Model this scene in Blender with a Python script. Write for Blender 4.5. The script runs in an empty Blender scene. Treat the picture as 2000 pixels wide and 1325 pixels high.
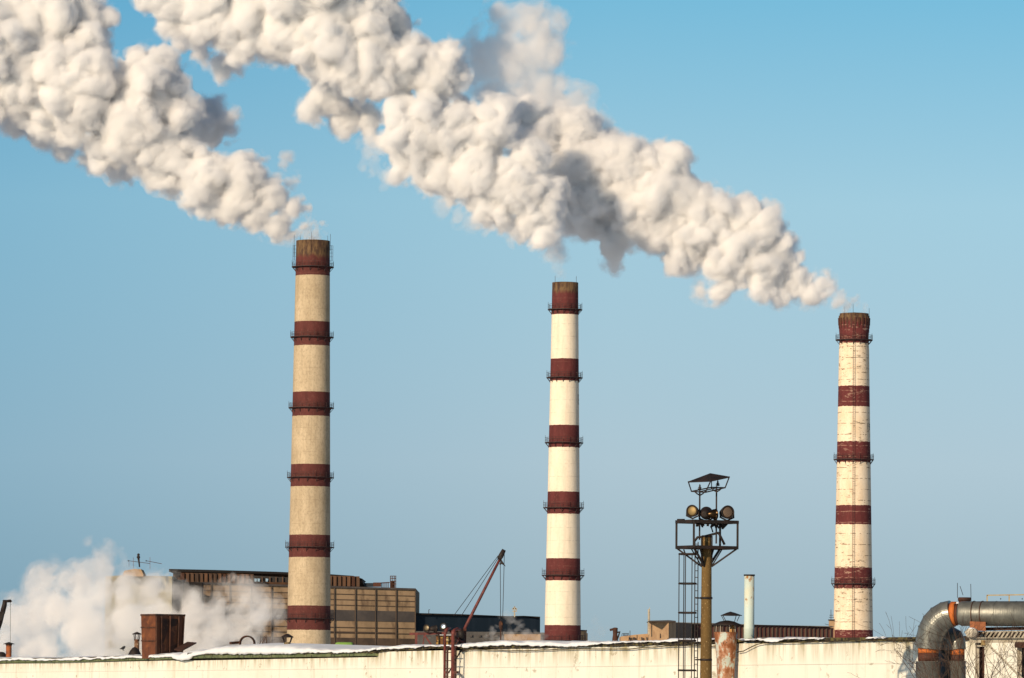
import bpy, math, random, time
import numpy as np
from mathutils import Vector, Matrix
C = bpy.context.scene
COL = C.collection
R = math.radians
# ------------------------------------------------------------------ camera
F = 9650.0; CAMZ = 6.5; PITCH = math.atan(690/F); ROLL = R(0.47)
cam = bpy.data.cameras.new('camera'); co = bpy.data.objects.new('camera', cam); COL.objects.link(co)
cam.sensor_width = 36; cam.lens = F/2000*36; cam.clip_start = 1; cam.clip_end = 30000
RM = Matrix.Rotation(math.pi/2+PITCH, 3, 'X') @ Matrix.Rotation(ROLL, 3, 'Z')
co.location = (0, 0, CAMZ); co.rotation_euler = RM.to_euler(); C.camera = co
def P(px, py, d):
    v = RM @ Vector(((px-1000)/F, -(py-662.5)/F, -1)); return Vector((0, 0, CAMZ)) + v*(d/v.y)
# ------------------------------------------------------------------ sky, sun, exposure
EL = R(18); AZ = R(34)
w = bpy.data.worlds.new('World'); C.world = w; w.use_nodes = True
wt = w.node_tree; bg = wt.nodes['Background']
def wn(t, **k):
    n = wt.nodes.new(t)
    for a, b in k.items(): setattr(n, a, b)
    return n
tc = wn('ShaderNodeTexCoord'); sky = wn('ShaderNodeTexSky', sky_type='NISHITA', sun_disc=False)
sky.sun_elevation = EL; sky.sun_rotation = math.pi + AZ; sky.air_density = 1.0; sky.dust_density = 0.6; sky.ozone_density = 1.6
# the photographed strip of sky (0 to 8 degrees) reads as the clearer air higher up: lift the sampled elevation
ad = wn('ShaderNodeVectorMath', operation='ADD'); ad.inputs[1].default_value = (0, 0, 0.34)
nr = wn('ShaderNodeVectorMath', operation='NORMALIZE')
wt.links.new(tc.outputs['Generated'], ad.inputs[0]); wt.links.new(ad.outputs[0], nr.inputs[0]); wt.links.new(nr.outputs[0], sky.inputs[0])
sp = wn('ShaderNodeSeparateXYZ'); wt.links.new(tc.outputs['Generated'], sp.inputs[0])
mr = wn('ShaderNodeMapRange'); mr.inputs['From Min'].default_value = 0.0; mr.inputs['From Max'].default_value = 0.29
wt.links.new(sp.outputs['Z'], mr.inputs['Value'])
rp = wn('ShaderNodeValToRGB'); wt.links.new(mr.outputs[0], rp.inputs[0])
SKYTINT = [(0.0, (1.721, 1.477, 1.092)), (0.06, (2.106, 1.747, 1.284)), (0.16, (2.697, 2.196, 1.592)), (0.34, (2.568, 2.594, 1.952)), (0.48, (1.515, 2.363, 2.029)), (1.0, (1, 1, 1))]
while len(rp.color_ramp.elements) < len(SKYTINT): rp.color_ramp.elements.new(.5)
for e, (p, c) in zip(rp.color_ramp.elements, SKYTINT): e.position = p; e.color = (*c, 1)
mx = wn('ShaderNodeMix', data_type='RGBA', blend_type='MULTIPLY'); mx.inputs[0].default_value = 1
wt.links.new(sky.outputs[0], mx.inputs[6]); wt.links.new(rp.outputs[0], mx.inputs[7]); 
mr2 = wn('ShaderNodeMapRange'); mr2.inputs['From Min'].default_value = -.11; mr2.inputs['From Max'].default_value = .02; wt.links.new(sp.outputs['X'], mr2.inputs['Value'])
m3 = wn('ShaderNodeMix', data_type='RGBA', blend_type='MIX'); m3.inputs[6].default_value = (.66, .83, .92, 1); m3.inputs[7].default_value = (1, 1, 1, 1); wt.links.new(mr2.outputs[0], m3.inputs[0])
m4 = wn('ShaderNodeMix', data_type='RGBA', blend_type='MULTIPLY'); m4.inputs[0].default_value = 1
wt.links.new(mx.outputs[2], m4.inputs[6]); wt.links.new(m3.outputs[2], m4.inputs[7]); wt.links.new(m4.outputs[2], bg.inputs[0])
bg.inputs[1].default_value = 0.095
sl = bpy.data.lights.new('sun', 'SUN'); sl.energy = 5.0; sl.angle = R(.5); sl.color = (1, .79, .56)
so = bpy.data.objects.new('sun', sl); COL.objects.link(so)
sd = Vector((-math.sin(AZ)*math.cos(EL), -math.cos(AZ)*math.cos(EL), math.sin(EL)))
so.rotation_euler = sd.to_track_quat('Z', 'Y').to_euler()
C.view_settings.view_transform = 'Standard'; C.view_settings.look = 'None'; C.view_settings.exposure = 0.0; C.view_settings.gamma = 1
C.cycles.volume_bounces = 14; C.cycles.max_bounces = 16; C.cycles.transparent_max_bounces = 48; C.cycles.diffuse_bounces = 3; C.cycles.glossy_bounces = 3
C.cycles.use_denoising = True
# ------------------------------------------------------------------ material helpers
MATS = {}
def pm(name, col, rough=.8, metal=0.0, spec=.3):
    m = bpy.data.materials.new(name); m.use_nodes = True
    b = m.node_tree.nodes['Principled BSDF']
    b.inputs['Base Color'].default_value = (*col, 1); b.inputs['Roughness'].default_value = rough
    b.inputs['Metallic'].default_value = metal; b.inputs['Specular IOR Level'].default_value = spec
    MATS[name] = m; return m
class G:
    """tiny node builder on a material"""
    def __init__(s, m): s.m = m; s.t = m.node_tree; s.b = s.t.nodes['Principled BSDF']; s.tc = None
    def n(s, t, **k):
        x = s.t.nodes.new(t)
        for a, b in k.items(): setattr(x, a, b)
        return x
    def l(s, a, b): s.t.links.new(a, b)
    def co(s, scale=(1, 1, 1), world=False):
        if s.tc is None: s.tc = s.n('ShaderNodeTexCoord')
        mp = s.n('ShaderNodeMapping'); mp.inputs['Scale'].default_value = scale
        if world:
            g = s.n('ShaderNodeNewGeometry'); s.l(g.outputs['Position'], mp.inputs[0])
        else: s.l(s.tc.outputs['Object'], mp.inputs[0])
        return mp.outputs[0]
    def noise(s, scale, st=(1, 1, 1), det=5, rough=.6, world=False, dist=0):
        x = s.n('ShaderNodeTexNoise'); x.inputs['Scale'].default_value = scale; x.inputs['Detail'].default_value = det
        x.inputs['Roughness'].default_value = rough; x.inputs['Distortion'].default_value = dist
        s.l(s.co(st, world), x.inputs['Vector']); return x.outputs['Fac']
    def ramp(s, f, a, b, inv=False):
        x = s.n('ShaderNodeMapRange'); x.inputs['From Min'].default_value = a; x.inputs['From Max'].default_value = b
        if inv: x.inputs['To Min'].default_value = 1; x.inputs['To Max'].default_value = 0
        s.l(f, x.inputs['Value']); return x.outputs[0]
    def math(s, op, a, b=None, c=None):
        x = s.n('ShaderNodeMath', operation=op)
        for i, v in enumerate((a, b, c)):
            if v is None: continue
            if isinstance(v, (int, float)): x.inputs[i].default_value = v
            else: s.l(v, x.inputs[i])
        return x.outputs[0]
    def mix(s, f, a, b, mode='MIX'):
        x = s.n('ShaderNodeMix', data_type='RGBA', blend_type=mode)
        for i, v in ((0, f), (6, a), (7, b)):
            if isinstance(v, (int, float)): x.inputs[i].default_value = v
            elif isinstance(v, tuple): x.inputs[i].default_value = (*v, 1)
            else: s.l(v, x.inputs[i])
        return x.outputs[2]
    def z(s):
        if s.tc is None: s.tc = s.n('ShaderNodeTexCoord')
        x = s.n('ShaderNodeSeparateXYZ'); s.l(s.tc.outputs['Object'], x.inputs[0]); return x.outputs
    def out(s, c): s.l(c, s.b.inputs['Base Color'])
    def bump(s, h, strength=.3, dist=.02):
        x = s.n('ShaderNodeBump'); x.inputs['Strength'].default_value = strength; x.inputs['Distance'].default_value = dist
        s.l(h, x.inputs['Height']); s.l(x.outputs[0], s.b.inputs['Normal'])
def worn(name, c1, c2, scale, lo=.45, hi=.6, st=(1, 1, 1), c3=None, s3=None, t3=(.6, .68), rough=.8, metal=0, bump=.2, world=False):
    m = pm(name, c1, rough, metal); g = G(m)
    f = g.ramp(g.noise(scale, st, world=world), lo, hi); c = g.mix(f, c1, c2)
    if c3: c = g.mix(g.ramp(g.noise(s3 or scale*3, st, det=6, world=world), *t3), c, c3)
    g.out(c)
    if bump: g.bump(g.noise(scale*4, world=world), bump, .02)
    return m
# ------------------------------------------------------------------ mesh helpers
class MB:
    def __init__(s): s.v = []; s.f = []; s.sm = []
    def add(s, v, f, smooth=False):
        o = len(s.v); s.v += [Vector(x) for x in v]; s.f += [tuple(i+o for i in q) for q in f]; s.sm += [smooth]*len(f); return s
    def hexa(s, b, t):  # four bottom corners, four top corners
        return s.add(list(b)+list(t), [(3, 2, 1, 0), (4, 5, 6, 7)] + [(i, (i+1) % 4, (i+1) % 4+4, i+4) for i in range(4)])
    def box(s, c, size, rz=0, taper=1):
        hx, hy, hz = [a/2 for a in size]; cs, sn = math.cos(rz), math.sin(rz)
        def q(x, y, z): return Vector((c[0]+x*cs-y*sn, c[1]+x*sn+y*cs, c[2]+z))
        b = [q(x*hx, y*hy, -hz) for x, y in ((-1, -1), (1, -1), (1, 1), (-1, 1))]
        t = [q(x*hx*taper, y*hy*taper, hz) for x, y in ((-1, -1), (1, -1), (1, 1), (-1, 1))]
        return s.hexa(b, t)
    def tube(s, pts, r, n=8, smooth=True, cap=True):
        pts = [Vector(p) for p in pts]; rs = r if isinstance(r, (list, tuple)) else [r]*len(pts)
        v = []; prev = None
        for i, p in enumerate(pts):
            a = pts[max(i-1, 0)]; b = pts[min(i+1, len(pts)-1)]; t = (b-a)
            if i not in (0, len(pts)-1): t = (p-a).normalized()+(b-p).normalized()
            t.normalize()
            u = prev - t*prev.dot(t) if prev is not None else t.orthogonal()
            if u.length < 1e-6: u = t.orthogonal()
            u.normalize(); prev = u; w_ = t.cross(u)
            sc = 1.0
            if 0 < i < len(pts)-1:
                c = (p-a).normalized().dot((b-p).normalized()); sc = 1/max(.6, math.sqrt((1+c)/2))
            for k in range(n):
                an = 2*math.pi*k/n; v.append(p+(u*math.cos(an)+w_*math.sin(an))*rs[i]*sc)
        f = [(i*n+k, i*n+(k+1) % n, (i+1)*n+(k+1) % n, (i+1)*n+k) for i in range(len(pts)-1) for k in range(n)]
        s.add(v, f, smooth)
        if cap: 
            o = len(s.v)-len(v); s.f += [tuple(o+k for k in reversed(range(n))), tuple(o+(len(pts)-1)*n+k for k in range(n))]; s.sm += [False, False]
        return s
    def bar(s, p, q, w_, h=None):
        """rectangular bar"""
        p, q = Vector(p), Vector(q); t = (q-p).normalized(); h = h or w_
        u = Vector((0, 0, 1)).cross(t)
        if u.length < 1e-4: u = Vector((1, 0, 0))
        u.normalize(); k = t.cross(u)
        c = [(-1, -1), (1, -1), (1, 1), (-1, 1)]
        return s.hexa([p+u*a*w_/2+k*b*h/2 for a, b in c], [q+u*a*w_/2+k*b*h/2 for a, b in c])
    def lathe(s, c, prof, n=32, smooth=True, cap=(True, True), tilt=None):
        v = []
        for r, z in prof:
            for k in range(n):
                a = 2*math.pi*k/n; x = Vector((r*math.cos(a), r*math.sin(a), z))
                if tilt is not None: x = tilt @ x
                v.append(Vector(c)+x)
        f = [(i*n+k, i*n+(k+1) % n, (i+1)*n+(k+1) % n, (i+1)*n+k) for i in range(len(prof)-1) for k in range(n)]
        s.add(v, f, smooth); o = len(s.v)-len(v)
        if cap[0]: s.f.append(tuple(o+k for k in reversed(range(n)))); s.sm.append(False)
        if cap[1]: s.f.append(tuple(o+(len(prof)-1)*n+k for k in range(n))); s.sm.append(False)
        return s
    def build(s, name, m, parent=None, loc=None):
        """world-space vertices; the object's origin is loc, or its parent's place"""
        o = bpy.data.objects.new(name, bpy.data.meshes.new(name))
        if parent is not None:
            pw = Vector((0, 0, 0)); q = parent
            while q is not None: pw += q.location; q = q.parent
            base = pw; o.parent = parent
        else:
            base = Vector(loc) if loc is not None else Vector((sum(x.x for x in s.v)/len(s.v), sum(x.y for x in s.v)/len(s.v), min(x.z for x in s.v)))
            o.location = base
        o.data.from_pydata([x-base for x in s.v], [], s.f)
        o.data.polygons.foreach_set('use_smooth', s.sm)
        o.data.update(); o.data.materials.append(m); COL.objects.link(o); return o
def tag(o, label=None, cat=None, group=None, kind=None):
    for k, v in (('label', label), ('category', cat), ('group', group), ('kind', kind)):
        if v: o[k] = v
    return o
def empty(name, loc, label, cat, group=None):
    o = bpy.data.objects.new(name, None); o.location = loc; o.empty_display_size = .3; COL.objects.link(o); return tag(o, label, cat, group)
# ------------------------------------------------------------------ materials
def shaft_mat(name, bands, cream, cream2, red, seed, joint, peel, top):
    """bands = [(z, is_red)...] from the ground up; painted bands with form joints, streaks and peeling"""
    m = pm(name, cream, .85); g = G(m); H = bands[-1][0]
    z = g.z()[2]
    zz = g.math('ADD', z, g.math('MULTIPLY', g.math('SUBTRACT', g.noise(1.2, (1, 1, .3), det=3), .5), .55 if peel else .25))
    rp = g.n('ShaderNodeValToRGB'); rp.color_ramp.interpolation = 'CONSTANT'
    g.l(g.math('DIVIDE', zz, H), rp.inputs[0])
    el = rp.color_ramp.elements; vals = [(0.0, bands[0][1])]+[(bands[i][0]/H, bands[i+1][1]) for i in range(len(bands)-1)]
    while len(el) < len(vals): el.new(.5)
    for e, (p, r_) in zip(el, vals): e.position = p; e.color = (1, 1, 1, 1) if r_ else (0, 0, 0, 1)
    isred = rp.outputs['Color']
    c1 = g.mix(g.ramp(g.noise(.35, (1, 1, .5)), .35, .7), cream, cream2)
    c1 = g.mix(g.math('MULTIPLY', g.ramp(g.noise(1.3, (1, 1, .06), det=6), .50, .75), (.42 if seed == 1 else .35)), c1, tuple(a*.5 for a in cream2))
    c1 = g.mix(g.math('MULTIPLY', g.ramp(g.noise(2.2, (1, 1, .7), det=8, rough=.7), .47, .66), .5 if seed == 1 else .2), c1, tuple(a*.5 for a in cream2))
    r2 = g.mix(g.ramp(g.noise(.7, (1, 1, .35), det=6), .38, .68), red, tuple(a*.66 for a in red)); r2 = g.mix(g.math('MULTIPLY', g.ramp(g.noise(3.0, (1, 1, .5), det=8, rough=.7), .56, .70), .35), r2, (.26, .13, .10))
    # form joints: thin broken lines round the shaft
    fr = g.math('FRACT', g.math('DIVIDE', g.math('ADD', z, g.math('MULTIPLY', g.noise(.6, (1, 1, .1), det=2), .35)), joint))
    ln = g.math('MULTIPLY', g.math('LESS_THAN', fr, .065 if peel else .05), g.ramp(g.noise(.9, (1, 1, .5), det=3), *((.46, .54) if peel else (.4, .8))))
    c1 = g.mix(g.math('MULTIPLY', ln, .8 if peel else .45), c1, (.13, .085, .05)); 
    r2 = g.mix(g.math('MULTIPLY', ln, .45 if peel else .15), r2, (.5, .30, .22))
    if peel:
        pt = g.math('MULTIPLY', g.ramp(g.noise(.75, (.8, .8, 2.4), det=9, rough=.74), .56, .59), g.ramp(g.noise(.17, (1, 1, 1), det=2), .44, .54))
        c1 = g.mix(pt, c1, (.20, .15, .095)); r2 = g.mix(g.math('MULTIPLY', pt, .8), r2, (.42, .27, .2))
    c = g.mix(isred, c1, r2)
    # soot and bare concrete at the mouth
    tz = g.ramp(g.math('ADD', z, g.math('MULTIPLY', g.noise(1.0, (1, 1, .25), det=5), 3.0)), H-top+1.5, H-top+2.6)
    soot = g.mix(g.ramp(g.noise(1.6, (1, 1, .25), det=6), .42, .6), (.15, .095, .045), (.05, .03, .02))
    c = g.mix(g.math('MULTIPLY', tz, .9), c, soot)
    g.out(c); g.bump(g.noise(3.0), .25, .05); return m
STEEL = worn('rail_steel', (.03, .019, .02), (.055, .028, .024), 1.5, rough=.7)
RUST = worn('dark_rust', (.06, .024, .014), (.032, .016, .011), 2.5, c3=(.12, .05, .022), s3=6, rough=.85)
REDP = worn('red_oxide_paint', (.14, .034, .028), (.08, .022, .02), 6, rough=.6)
DARK = worn('sooty_metal', (.012, .009, .008), (.024, .014, .011), 5, rough=.65)
FELT = worn('roofing_felt', (.045, .032, .018), (.02, .016, .012), 4, c3=(.12, .10, .035), s3=2.2, t3=(.5, .6), rough=.95)
GREEN = worn('green_board', (.105, .135, .055), (.16, .18, .085), 1.2, st=(1, 1, 1), c3=(.03, .03, .02), s3=3, t3=(.55, .62))
SNOW = pm('snow', (.86, .88, .90), .55); _g = G(SNOW); _g.bump(_g.noise(1.2), .35, .15); _g.b.inputs['Subsurface Weight'].default_value = .15
_g.b.inputs['Subsurface Radius'].default_value = (.08, .08, .1)
# cream wall paint
WALL = pm('cream_wall_paint', (.84, .82, .72), .85); _g = G(WALL)
_c = _g.mix(_g.ramp(_g.noise(.25, (1, 1, 1)), .35, .7), (.85, .83, .73), (.79, .76, .64))
_c = _g.mix(_g.math('MULTIPLY', _g.ramp(_g.noise(1.1, (1, 1, .10), det=6), .55, .78), .5), _c, (.45, .38, .25))
_c = _g.mix(_g.math('MULTIPLY', _g.ramp(_g.noise(2.3, (1, .35, 1), det=8, rough=.72), .60, .66), .7), _c, (.30, .24, .14))
_zz = _g.z()[2]
_c = _g.mix(_g.math('MULTIPLY', _g.ramp(_zz, 7.45, 8.15), _g.math('MULTIPLY', _g.ramp(_g.noise(2.2, (1, .6, .12), det=7, rough=.68), .44, .62), .9)), _c, (.33, .27, .13))
_g.out(_c); _g.bump(_g.noise(5), .15, .01)
TAN = worn('tan_panel', (.30, .21, .13), (.22, .155, .095), .14, c3=(.09, .06, .04), s3=.33, t3=(.52, .70), st=(1, 1, .4), rough=.9)
DKB = worn('dark_band', (.055, .048, .046), (.075, .064, .058), .2, rough=.6)
RUSTSHED = worn('rusty_sheet', (.085, .048, .03), (.15, .075, .04), .3, st=(1.2, 1, .15), c3=(.035, .024, .02), s3=.6, t3=(.5, .62), rough=.85)
BLUEB = worn('dark_blue_cladding', (.008, .016, .027), (.012, .021, .034), .2, st=(3, 1, .2), rough=.5)
GREYW = worn('grey_wall', (.20, .185, .165), (.14, .13, .12), .3, c3=(.07, .06, .055), s3=.9, st=(1, 1, .5))
BRICK = worn('tan_brick', (.40, .265, .15), (.33, .21, .12), .4, c3=(.2, .12, .07), s3=1.2, t3=(.58, .7), rough=.9)
GALL = worn('maroon_cladding', (.16, .056, .045), (.11, .04, .034), .4, rough=.6)
ZINC = pm('zinc_pipe_cladding', (.36, .36, .34), .45, .6, .5); _g = G(ZINC)
_g.out(_g.mix(_g.ramp(_g.noise(2.2, (3, 3, .6), det=6), .35, .7), (.205, .208, .185), (.125, .128, .115)))
_g.l(_g.ramp(_g.noise(5, det=4), .2, .8), _g.b.inputs['Roughness']); _r = _g.n('ShaderNodeMapRange'); _r.inputs['To Min'].default_value = .38; _r.inputs['To Max'].default_value = .6
_g.l(_g.noise(4, det=4), _r.inputs['Value']); _g.l(_r.outputs[0], _g.b.inputs['Roughness'])
_wv = _g.n('ShaderNodeTexWave'); _wv.wave_type = 'BANDS'; _wv.bands_direction = 'X'; _wv.inputs['Scale'].default_value = 5.5; _wv.inputs['Distortion'].default_value = .6
_g.l(_g.co(), _wv.inputs['Vector']); _g.bump(_g.math('ADD', _g.math('MULTIPLY', _wv.outputs['Fac'], .04), _g.noise(2.6, (1, 1, 1), det=3)), .35, .04)
ZINC2 = ZINC.copy(); ZINC2.name = 'bright_zinc_cladding'; ZINC2.node_tree.nodes['Principled BSDF'].inputs['Metallic'].default_value = .5
for _x in ZINC2.node_tree.nodes:
    if _x.type == 'MAP_RANGE' and abs(_x.inputs['To Min'].default_value-.38) < 1e-3: _x.inputs['To Min'].default_value = .27; _x.inputs['To Max'].default_value = .42
ORANGE = worn('orange_primer', (.48, .13, .025), (.33, .08, .02), 4, c3=(.10, .03, .015), s3=5, t3=(.62, .66), rough=.7)
BROWNP = worn('brown_primer', (.085, .028, .016), (.05, .018, .012), 4, rough=.7)
GALVB = worn('pale_frame_paint', (.42, .38, .30), (.3, .26, .19), 3, c3=(.12, .07, .035), s3=7, t3=(.6, .66))
PALE = worn('pale_blue_pipe', (.50, .60, .56), (.58, .60, .48), 2, c3=(.34, .17, .06), s3=2.3, t3=(.57, .61), st=(1, 1, .6), rough=.6)
PEEL = pm('peeling_blue_and_rust', (.5, .5, .45), .75); _g = G(PEEL)
_n1 = _g.noise(3.2, (1, 1, .55), det=8, rough=.68)
_c = _g.mix(_g.ramp(_n1, .43, .47), (.42, .47, .42), (.33, .16, .09)); _c = _g.mix(_g.ramp(_n1, .50, .54), _c, (.20, .07, .025))
_c = _g.mix(_g.ramp(_g.noise(7, det=6), .63, .67), _c, (.05, .025, .012)); _c = _g.mix(_g.math('MULTIPLY', _g.ramp(_g.noise(1.7, (1, 1, .3), det=5), .5, .7), .7), _c, (.50, .36, .26))
_g.out(_c); _g.bump(_n1, .4, .01)
POLE = pm('mast_concrete', (.2, .13, .05), .9); _g = G(POLE)
_c = _g.mix(_g.ramp(_g.noise(1.5, (1, 1, .3)), .4, .65), (.155, .095, .03), (.10, .06, .02))
_c = _g.mix(_g.ramp(_g.noise(26, (1, 1, .6), det=4), .60, .68), _c, (.34, .24, .11)); _g.out(_c)
GLASS = pm('lamp_glass', (.55, .42, .2), .15, .6, .5)
BARK = worn('bark', (.05, .03, .022), (.085, .055, .04), 8, rough=.9)
TANKG = worn('green_tank_paint', (.20, .34, .07), (.14, .26, .06), .6)
BLACKP = pm('black_paint', (.02, .016, .014), .7)
GROUND = worn('snowy_ground', (.62, .64, .67), (.5, .52, .55), .02, c3=(.16, .13, .10), s3=.08, t3=(.6, .66), rough=.9, world=True)
YEL = worn('faded_yellow_paint', (.42, .34, .17), (.32, .22, .1), 4)
FEATH = pm('black_feathers', (.012, .012, .014), .6)
# ------------------------------------------------------------------ ground
g_ = MB(); g_.add([(-6000, -300, 0), (6000, -300, 0), (6000, 14000, 0), (-6000, 14000, 0)], [(0, 1, 2, 3)]); tag(g_.build('ground', GROUND), kind='structure')
# ------------------------------------------------------------------ chimneys
def text_mesh(txt, height):
    cu = bpy.data.curves.new('t', 'FONT'); cu.body = txt; cu.size = height/.7; cu.space_character = 1.25
    o = bpy.data.objects.new('t', cu); COL.objects.link(o); bpy.context.view_layer.update()
    me = bpy.data.meshes.new_from_object(o.evaluated_get(bpy.context.evaluated_depsgraph_get()))
    import bmesh
    bm = bmesh.new(); bm.from_mesh(me); bmesh.ops.triangulate(bm, faces=bm.faces)
    v = [x.co.copy() for x in bm.verts]; f = [tuple(a.index for a in q.verts) for q in bm.faces]; bm.free()
    bpy.data.objects.remove(o); bpy.data.curves.remove(cu); return v, f
def chimney(d, xt, yt, hwt, xb, yb, hwb, bands, decks, cream, cream2, red, seed, label, platrad, joint=2.6, peel=False, top=5, flare=None, rods=(), digits=None, cages=False):
    k = d/F; T = P(xt, yt, d); B = P(xb, yb, d); H = T.z
    cx = T.x; cy = d
    rt = hwt*k; rb = hwb*k; zb = B.z
    def rad(z): return rt+(rb-rt)*((H-z)/(H-zb))**1.08 if z < H else rt
    root = empty('factory_chimney', (cx, cy, 0), label, 'chimney', 'banded chimneys of the heating plant')
    zs = [0]+[H*i/40 for i in range(1, 40)]+[H-.01*H/4]
    prof = [(rad(z), z) for z in [H*i/44 for i in range(45)]]
    def pz(py): return P(xt+(xb-xt)*(py-yt)/(yb-yt), py, d).z
    if flare:
        prof = [q for q in prof if q[1] < pz(flare[-1][0])-1]
        prof += [(h*k, pz(y)) for y, h in reversed(flare)]
    prof += [(prof[-1][0]-.55, H), (prof[-1][0]-.6, H-6)]
    bz = [(pz(y), r) for y, r in reversed(bands)]; bz[-1] = (H, bz[-1][1])
    m = shaft_mat('banded_shaft_paint', bz, cream, cream2, red, seed, joint, peel, top)
    mb = MB(); mb.lathe((cx, cy, 0), prof, 72, cap=(True, True)); sh = mb.build('shaft', m, root)
    brk = None; rails = None
    for i, py in enumerate(decks):
        z = pz(py); r = rad(z); ro = platrad[i]*k
        if flare and z > pz(flare[-1][0]): r = hwt*k
        a = MB(); v = []; n = 40
        for rr, zz in ((r-.2, z-.12), (ro, z-.12), (ro, z+.06), (r-.2, z+.06)):
            v += [(cx+rr*math.cos(2*math.pi*j/n), cy+rr*math.sin(2*math.pi*j/n), zz) for j in range(n)]
        a.add(v, [(q*n+j, q*n+(j+1) % n, ((q+1) % 4)*n+(j+1) % n, ((q+1) % 4)*n+j) for q in range(4) for j in range(n)])
        pf = a.build('platform', STEEL, root)
        b = MB()
        for hh in (.42, .8, 1.2):
            b.tube([(cx+(ro-.06)*math.cos(2*math.pi*j/n), cy+(ro-.06)*math.sin(2*math.pi*j/n), z+hh) for j in range(n+1)], .04, 4, cap=False)
        for j in range(20):
            t = 2*math.pi*(j+.5)/20; x, y = cx+(ro-.06)*math.cos(t), cy+(ro-.06)*math.sin(t)
            b.bar((x, y, z), (x, y, z+(1.2 if j % 5 else 1.75)), .07)
        b.build('railing', STEEL, pf)
        for j in range(14):
            t = 2*math.pi*(j+.25)/14; u = Vector((math.cos(t), math.sin(t), 0)); c0 = Vector((cx, cy, z-.12))
            e = MB(); e.bar(c0+u*(ro-.1), c0+u*(r+.02)+Vector((0, 0, -1.05)), .09, .12); e.bar(c0+u*(r+.05), c0+u*(r+.05)+Vector((0, 0, -1.15)), .12, .09)
            e.build('bracket', STEEL, pf)
    # climbing ladder on the camera side
    ld = MB(); t = R(-98 if seed != 3 else -94); u = Vector((math.cos(t), math.sin(t), 0)); s_ = Vector((-u.y, u.x, 0))
    for sg in (-1, 1):
        ld.tube([Vector((cx, cy, 0))+u*(rad(z)+.22)+s_*.25*sg+Vector((0, 0, z)) for z in [H*i/12 for i in range(13)]], .035, 4)
    z = 2
    while z < H: ld.bar(Vector((cx, cy, z))+u*(rad(z)+.22)-s_*.25, Vector((cx, cy, z))+u*(rad(z)+.22)+s_*.25, .03); z += .45
    if seed == 3: ld.build('ladder', STEEL, root)
    for dx, dy, y0, y1 in rods:
        zz0 = pz(y0); zz1 = pz(y1); x = cx+dx*k; y = cy-math.sqrt(max((hwt*k)**2-(dx*k)**2, 0))-.06 if dy < 0 else cy+math.sqrt(max((hwt*k)**2-(dx*k)**2, 0))+.06
        MB().tube([(x, y, zz0), (x, y, zz1)], .045, 5).build('lightning_rod', STEEL, root)
    if cages:
        for sg in (-1, 1):
            c = MB(); zt = pz(480); zb_ = pz(509)
            for dx in (3.0, 6.0):
                x = cx+sg*(hwt+dx)*k; c.bar((x, cy-.25, zb_), (x, cy-.25, zt), .07); c.bar((x, cy+.35, zb_), (x, cy+.35, zt), .07)
            for q in range(5):
                zz = zb_+(zt-zb_)*q/4; c.bar((cx+sg*(hwt-.5)*k, cy-.25, zz), (cx+sg*(hwt+6)*k, cy-.25, zz), .06)
            c.build('top_cage', STEEL, root)
    if digits:
        txt, py, hh, ang = digits; z0 = pz(py); v, f = text_mesh(txt, hh)
        for ch in (None,):
            q = []
            for p_ in v:
                a_ = R(ang)+p_.x*.75/rad(z0); rr = rad(z0+p_.y)+.03
                q.append((cx+rr*math.sin(a_), cy-rr*math.cos(a_), z0+p_.y))
            MB().add(q, f).build('painted_number', BLACKP, root)
    return root
chimney(1280, 611.5, 471, 33, 602, 1268, 43,
        [(471, 1), (541, 0), (633, 1), (679, 0), (770, 1), (816, 0), (908, 1), (954, 0), (1047, 1), (1092, 0), (1185, 1), (1231, 0)],
        [522, 659, 797, 933, 1069, 1208], (.52, .42, .285), (.40, .315, .205), (.105, .028, .024), 1,
        'tallest chimney, dingy cream with maroon bands, in front of the tan panel building', [41.3, 42.6, 44.6, 46, 48, 50],
        joint=3.1, top=4.7, rods=[(-37, 1, 500, 459), (-26, 1, 480, 457), (-2, -1, 490, 456), (28, 1, 480, 459), (34, -1, 490, 457)], cages=True)
chimney(1200, 1104, 552.5, 25.5, 1098, 1252, 35.7,
        [(552, 1), (617, 0), (705, 1), (747, 0), (834, 1), (877, 0), (964, 1), (1006, 0), (1094, 1), (1137, 0), (1224, 1)],
        [605, 738, 865, 992, 1124, 1251], (.78, .69, .55), (.74, .64, .49), (.115, .026, .025), 2,
        'slimmest chimney, clean cream with maroon bands, right of the red crane boom', [34, 35.6, 37.7, 40, 41.8, 43.5],
        joint=3.1, top=3.0, rods=[(-20, -1, 565, 541), (21.5, -1, 565, 541)], digits=('19', 791, 2.6, 58))
chimney(1235, 1668.3, 612.5, 28.5, 1666, 1245, 38.8,
        [(612, 1), (673, 0), (756, 1), (797, 0), (866, 1), (907, 0), (988, 1), (1028, 0), (1110, 1), (1151, 0), (1233, 1)],
        [664.5, 898, 1140.5], (.80, .68, .52), (.72, .56, .38), (.12, .025, .025), 3,
        'peeling cream and maroon chimney with dark joints and a flared top, nearest the silver pipeline', [36.5, 39.5, 43.3],
        joint=2.75, peel=True, top=2.6, flare=[(613, 28.3), (617, 28.3), (617.5, 30.2), (640, 29.8), (658, 28.6), (672, 28.6)],
        rods=[(-18, 1, 640, 597), (0, 1, 630, 590), (29.4, -1, 650, 602)], digits=('19', 841, 1.62, 48))
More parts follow.
